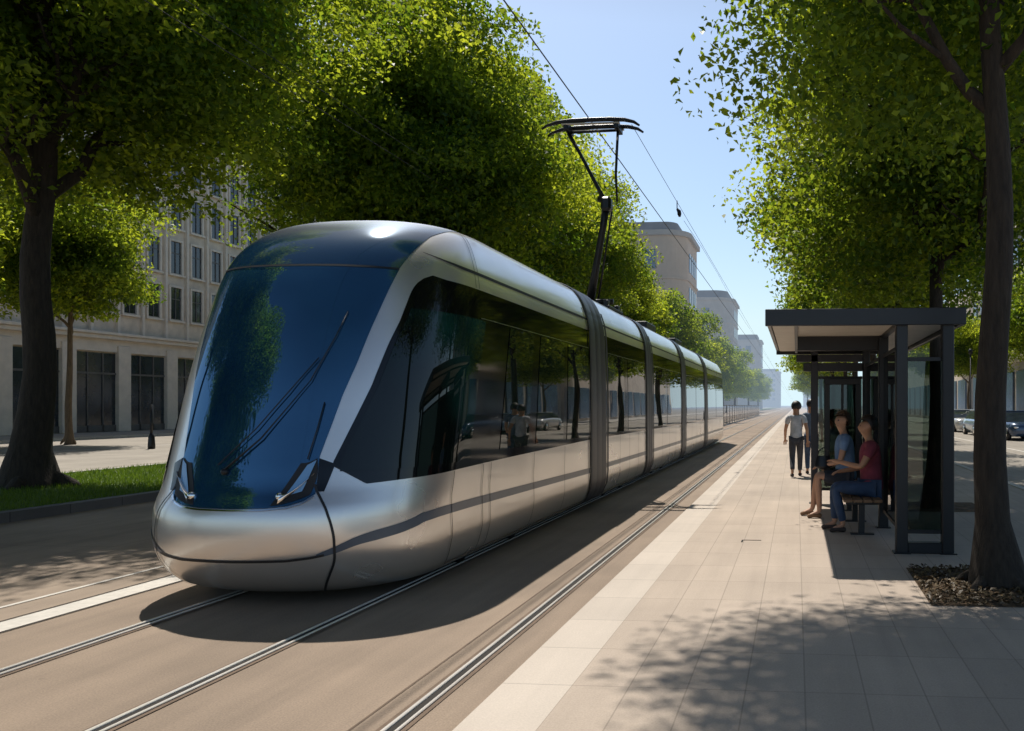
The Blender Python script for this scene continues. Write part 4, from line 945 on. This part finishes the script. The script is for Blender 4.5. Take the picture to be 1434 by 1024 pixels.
# fence beyond the tram
for i in range(16):
    y = 40 + i * 6.5
    f = empty('glass_fence', (-6.4, y, 0), None, None); n = ['first', 'second', 'third', 'fourth', 'fifth', 'sixth', 'seventh', 'eighth', 'ninth', 'tenth', 'eleventh', 'twelfth', 'thirteenth', 'fourteenth', 'fifteenth', 'last'][i]
    tag(f, n + ' glazed fence bay beyond the rear of the tram', 'fence', 'glazed fence bays beside the far track')
    m = MB()
    for yy in (y, y + 3.2): m.box(-6.43, -6.37, yy, yy + .06, 0, 1.75)
    m.box(-6.42, -6.38, y + .06, y + 6.4, 1.66, 1.72); m.box(-6.42, -6.38, y + .06, y + 6.4, .12, .17); m.build('fence_frame', M['frame'], f)
    m = MB(); m.box(-6.405, -6.395, y + .06, y + 6.4, .17, 1.66); m.build('glass_panel', M['fglass'], f)

# ------------------------------------------------------------------ cars
def car(loc, rz, label, col):
    t = empty('parked_car', loc, label, 'car', 'cars parked along the right road', rz)
    paint = noisy('car_paint_' + label.split()[0], col, rough=.25, metal=.3, var=.05, coat=.8)
    st = [(-2.15, .62, .40, .62, .0), (-2.08, .80, .24, .78, 0), (-1.6, .87, .2, .86, 0), (-.9, .9, .2, .92, 0), (0, .9, .2, .94, 0), (1., .9, .2, .95, 0), (1.7, .88, .22, .93, 0), (2.1, .82, .28, .85, 0), (2.18, .66, .40, .72, 0)]
    ring = lambda y, w, zb, zt: [(-w * .9, y, zb), (-w, y, zb + (zt - zb) * .3), (-w, y, zb + (zt - zb) * .7), (-w * .93, y, zt), (-w * .5, y, zt + .03), (w * .5, y, zt + .03), (w * .93, y, zt), (w, y, zb + (zt - zb) * .7), (w, y, zb + (zt - zb) * .3), (w * .9, y, zb)]
    R = [ring(*s[:4]) for s in st]; m = MB(); n = 10
    m.add([p for r in R for p in r], [(i * n + k, (i + 1) * n + k, (i + 1) * n + (k + 1) % n, i * n + (k + 1) % n) for i in range(len(R) - 1) for k in range(n)] + [tuple(range(n)), tuple((len(R) - 1) * n + k for k in range(n))[::-1]], True)
    def part(m, nm, mat, par=t): o = m.build(nm, mat, None); o.parent = par; return o
    body = part(m, 'body', paint)
    cab = [(-1.15, .80, .93), (-.45, .66, 1.40), (.3, .66, 1.45), (1.0, .64, 1.40), (1.65, .78, .95)]
    m = MB(); m.add([(s * w, y, z) for y, w, z in cab for s in (-1, 1)] + [(s * .82, y, .90) for y in (-1.15, 1.65) for s in (-1, 1)], [(0, 1, 3, 2), (2, 3, 5, 4), (4, 5, 7, 6), (6, 7, 9, 8)], True)
    m.add([(-.80, -1.15, .93), (-.66, -.45, 1.40), (-.66, .3, 1.45), (-.64, 1.0, 1.40), (-.78, 1.65, .95)], [(0, 1, 2, 3, 4)]); m.add([(.80, -1.15, .93), (.66, -.45, 1.40), (.66, .3, 1.45), (.64, 1.0, 1.40), (.78, 1.65, .95)], [(4, 3, 2, 1, 0)])
    part(m, 'windows', M['bwin'])
    m = MB(); m.box(-.63, .63, -.42, 1.0, 1.415, 1.47, .02); part(m, 'roof', paint)
    for sx in (-1, 1):
        for y in (-1.35, 1.35):
            m = MB(); m.tube([(sx * .72, y, .32), (sx * .92, y, .32)], .32, 18); wh = part(m, 'wheel', M['rubber'])
            m = MB(); m.tube([(sx * .90, y, .32), (sx * .93, y, .32)], .19, 14); part(m, 'rim', M['chrome'], wh)
        m = MB(); m.ball((sx * .62, -2.06, .66), (.14, .10, .07)); part(m, 'headlight', M['chrome'])
    return t
car((11.0, 55.5, -.02), .0, 'white parked car seen between the shelter post and the near trunk', (.6, .6, .6))
car((11.1, 42.8, -.02), .05, 'dark blue parked car at the right edge, beyond the near trunk', (.03, .06, .12))
car((10.9, 48.8, -.02), .0, 'silver blue parked car between the white and the dark blue one', (.25, .32, .40))

# ------------------------------------------------------------------ camera, light, world
cam = bpy.data.cameras.new('camera'); co = bpy.data.objects.new('camera', cam); C.objects.link(co)
co.location = (0, 0, 1.7); co.rotation_euler = (PI / 2, 0, math.radians(5))
cam.sensor_width = 36; cam.sensor_fit = 'HORIZONTAL'; cam.lens = 36 * 1150 / 1434; cam.shift_x = -(1014.4 - 717) / 1434; cam.shift_y = 56 / 1434
cam.clip_start = .1; cam.clip_end = 8000
bpy.context.scene.camera = co
SD = Vector((.27, -.5, -1.)).normalized()
sun = bpy.data.lights.new('sun', 'SUN'); sun.energy = 5.0; sun.angle = math.radians(.5); sun.color = (1., .945, .86)
so = bpy.data.objects.new('sun', sun); C.objects.link(so); so.rotation_euler = SD.to_track_quat('-Z', 'Y').to_euler(); so.location = (-5, 10, 20)
w = bpy.data.worlds.new('World'); bpy.context.scene.world = w; w.use_nodes = True; nt = w.node_tree
for n_ in list(nt.nodes): nt.nodes.remove(n_)
sky = N(nt, 'ShaderNodeTexSky'); sky.sky_type = 'NISHITA'; sky.sun_disc = False
sky.sun_elevation = math.asin(-SD.z); sky.sun_rotation = math.atan2(-SD.x, -SD.y)
sky.air_density = 1.0; sky.dust_density = 1.5; sky.ozone_density = 1.1
tc = N(nt, 'ShaderNodeTexCoord'); sx = N(nt, 'ShaderNodeSeparateXYZ'); L(nt, tc.outputs['Generated'], sx.inputs[0]); mxz = N(nt, 'ShaderNodeMath', op='MAXIMUM', vals={1: .10}); L(nt, sx.outputs[2], mxz.inputs[0]); cx = N(nt, 'ShaderNodeCombineXYZ'); L(nt, sx.outputs[0], cx.inputs[0]); L(nt, sx.outputs[1], cx.inputs[1]); L(nt, mxz.outputs[0], cx.inputs[2]); L(nt, cx.outputs[0], sky.inputs[0])
bg = N(nt, 'ShaderNodeBackground', vals={1: .148}); ow = N(nt, 'ShaderNodeOutputWorld'); tint = N(nt, 'ShaderNodeMix', data_type='RGBA', blend_type='MULTIPLY'); tint.inputs[0].default_value = 1.; tint.inputs[7].default_value = (.96, 1.02, 1.03, 1); L(nt, sky.outputs[0], tint.inputs[6]); zr = N(nt, 'ShaderNodeMapRange', vals={1: .42, 2: .75, 3: 1., 4: .30}); L(nt, sx.outputs[2], zr.inputs[0]); sm = N(nt, 'ShaderNodeVectorMath', op='SCALE'); L(nt, tint.outputs[2], sm.inputs[0]); L(nt, zr.outputs[0], sm.inputs['Scale']); L(nt, sm.outputs[0], bg.inputs[0]); L(nt, bg.outputs[0], ow.inputs[0])
sc = bpy.context.scene
sc.view_settings.view_transform = 'Standard'; sc.view_settings.look = 'None'; sc.view_settings.exposure = 0
sc.cycles.max_bounces = 8; sc.cycles.transparent_max_bounces = 12; sc.cycles.use_denoising = True
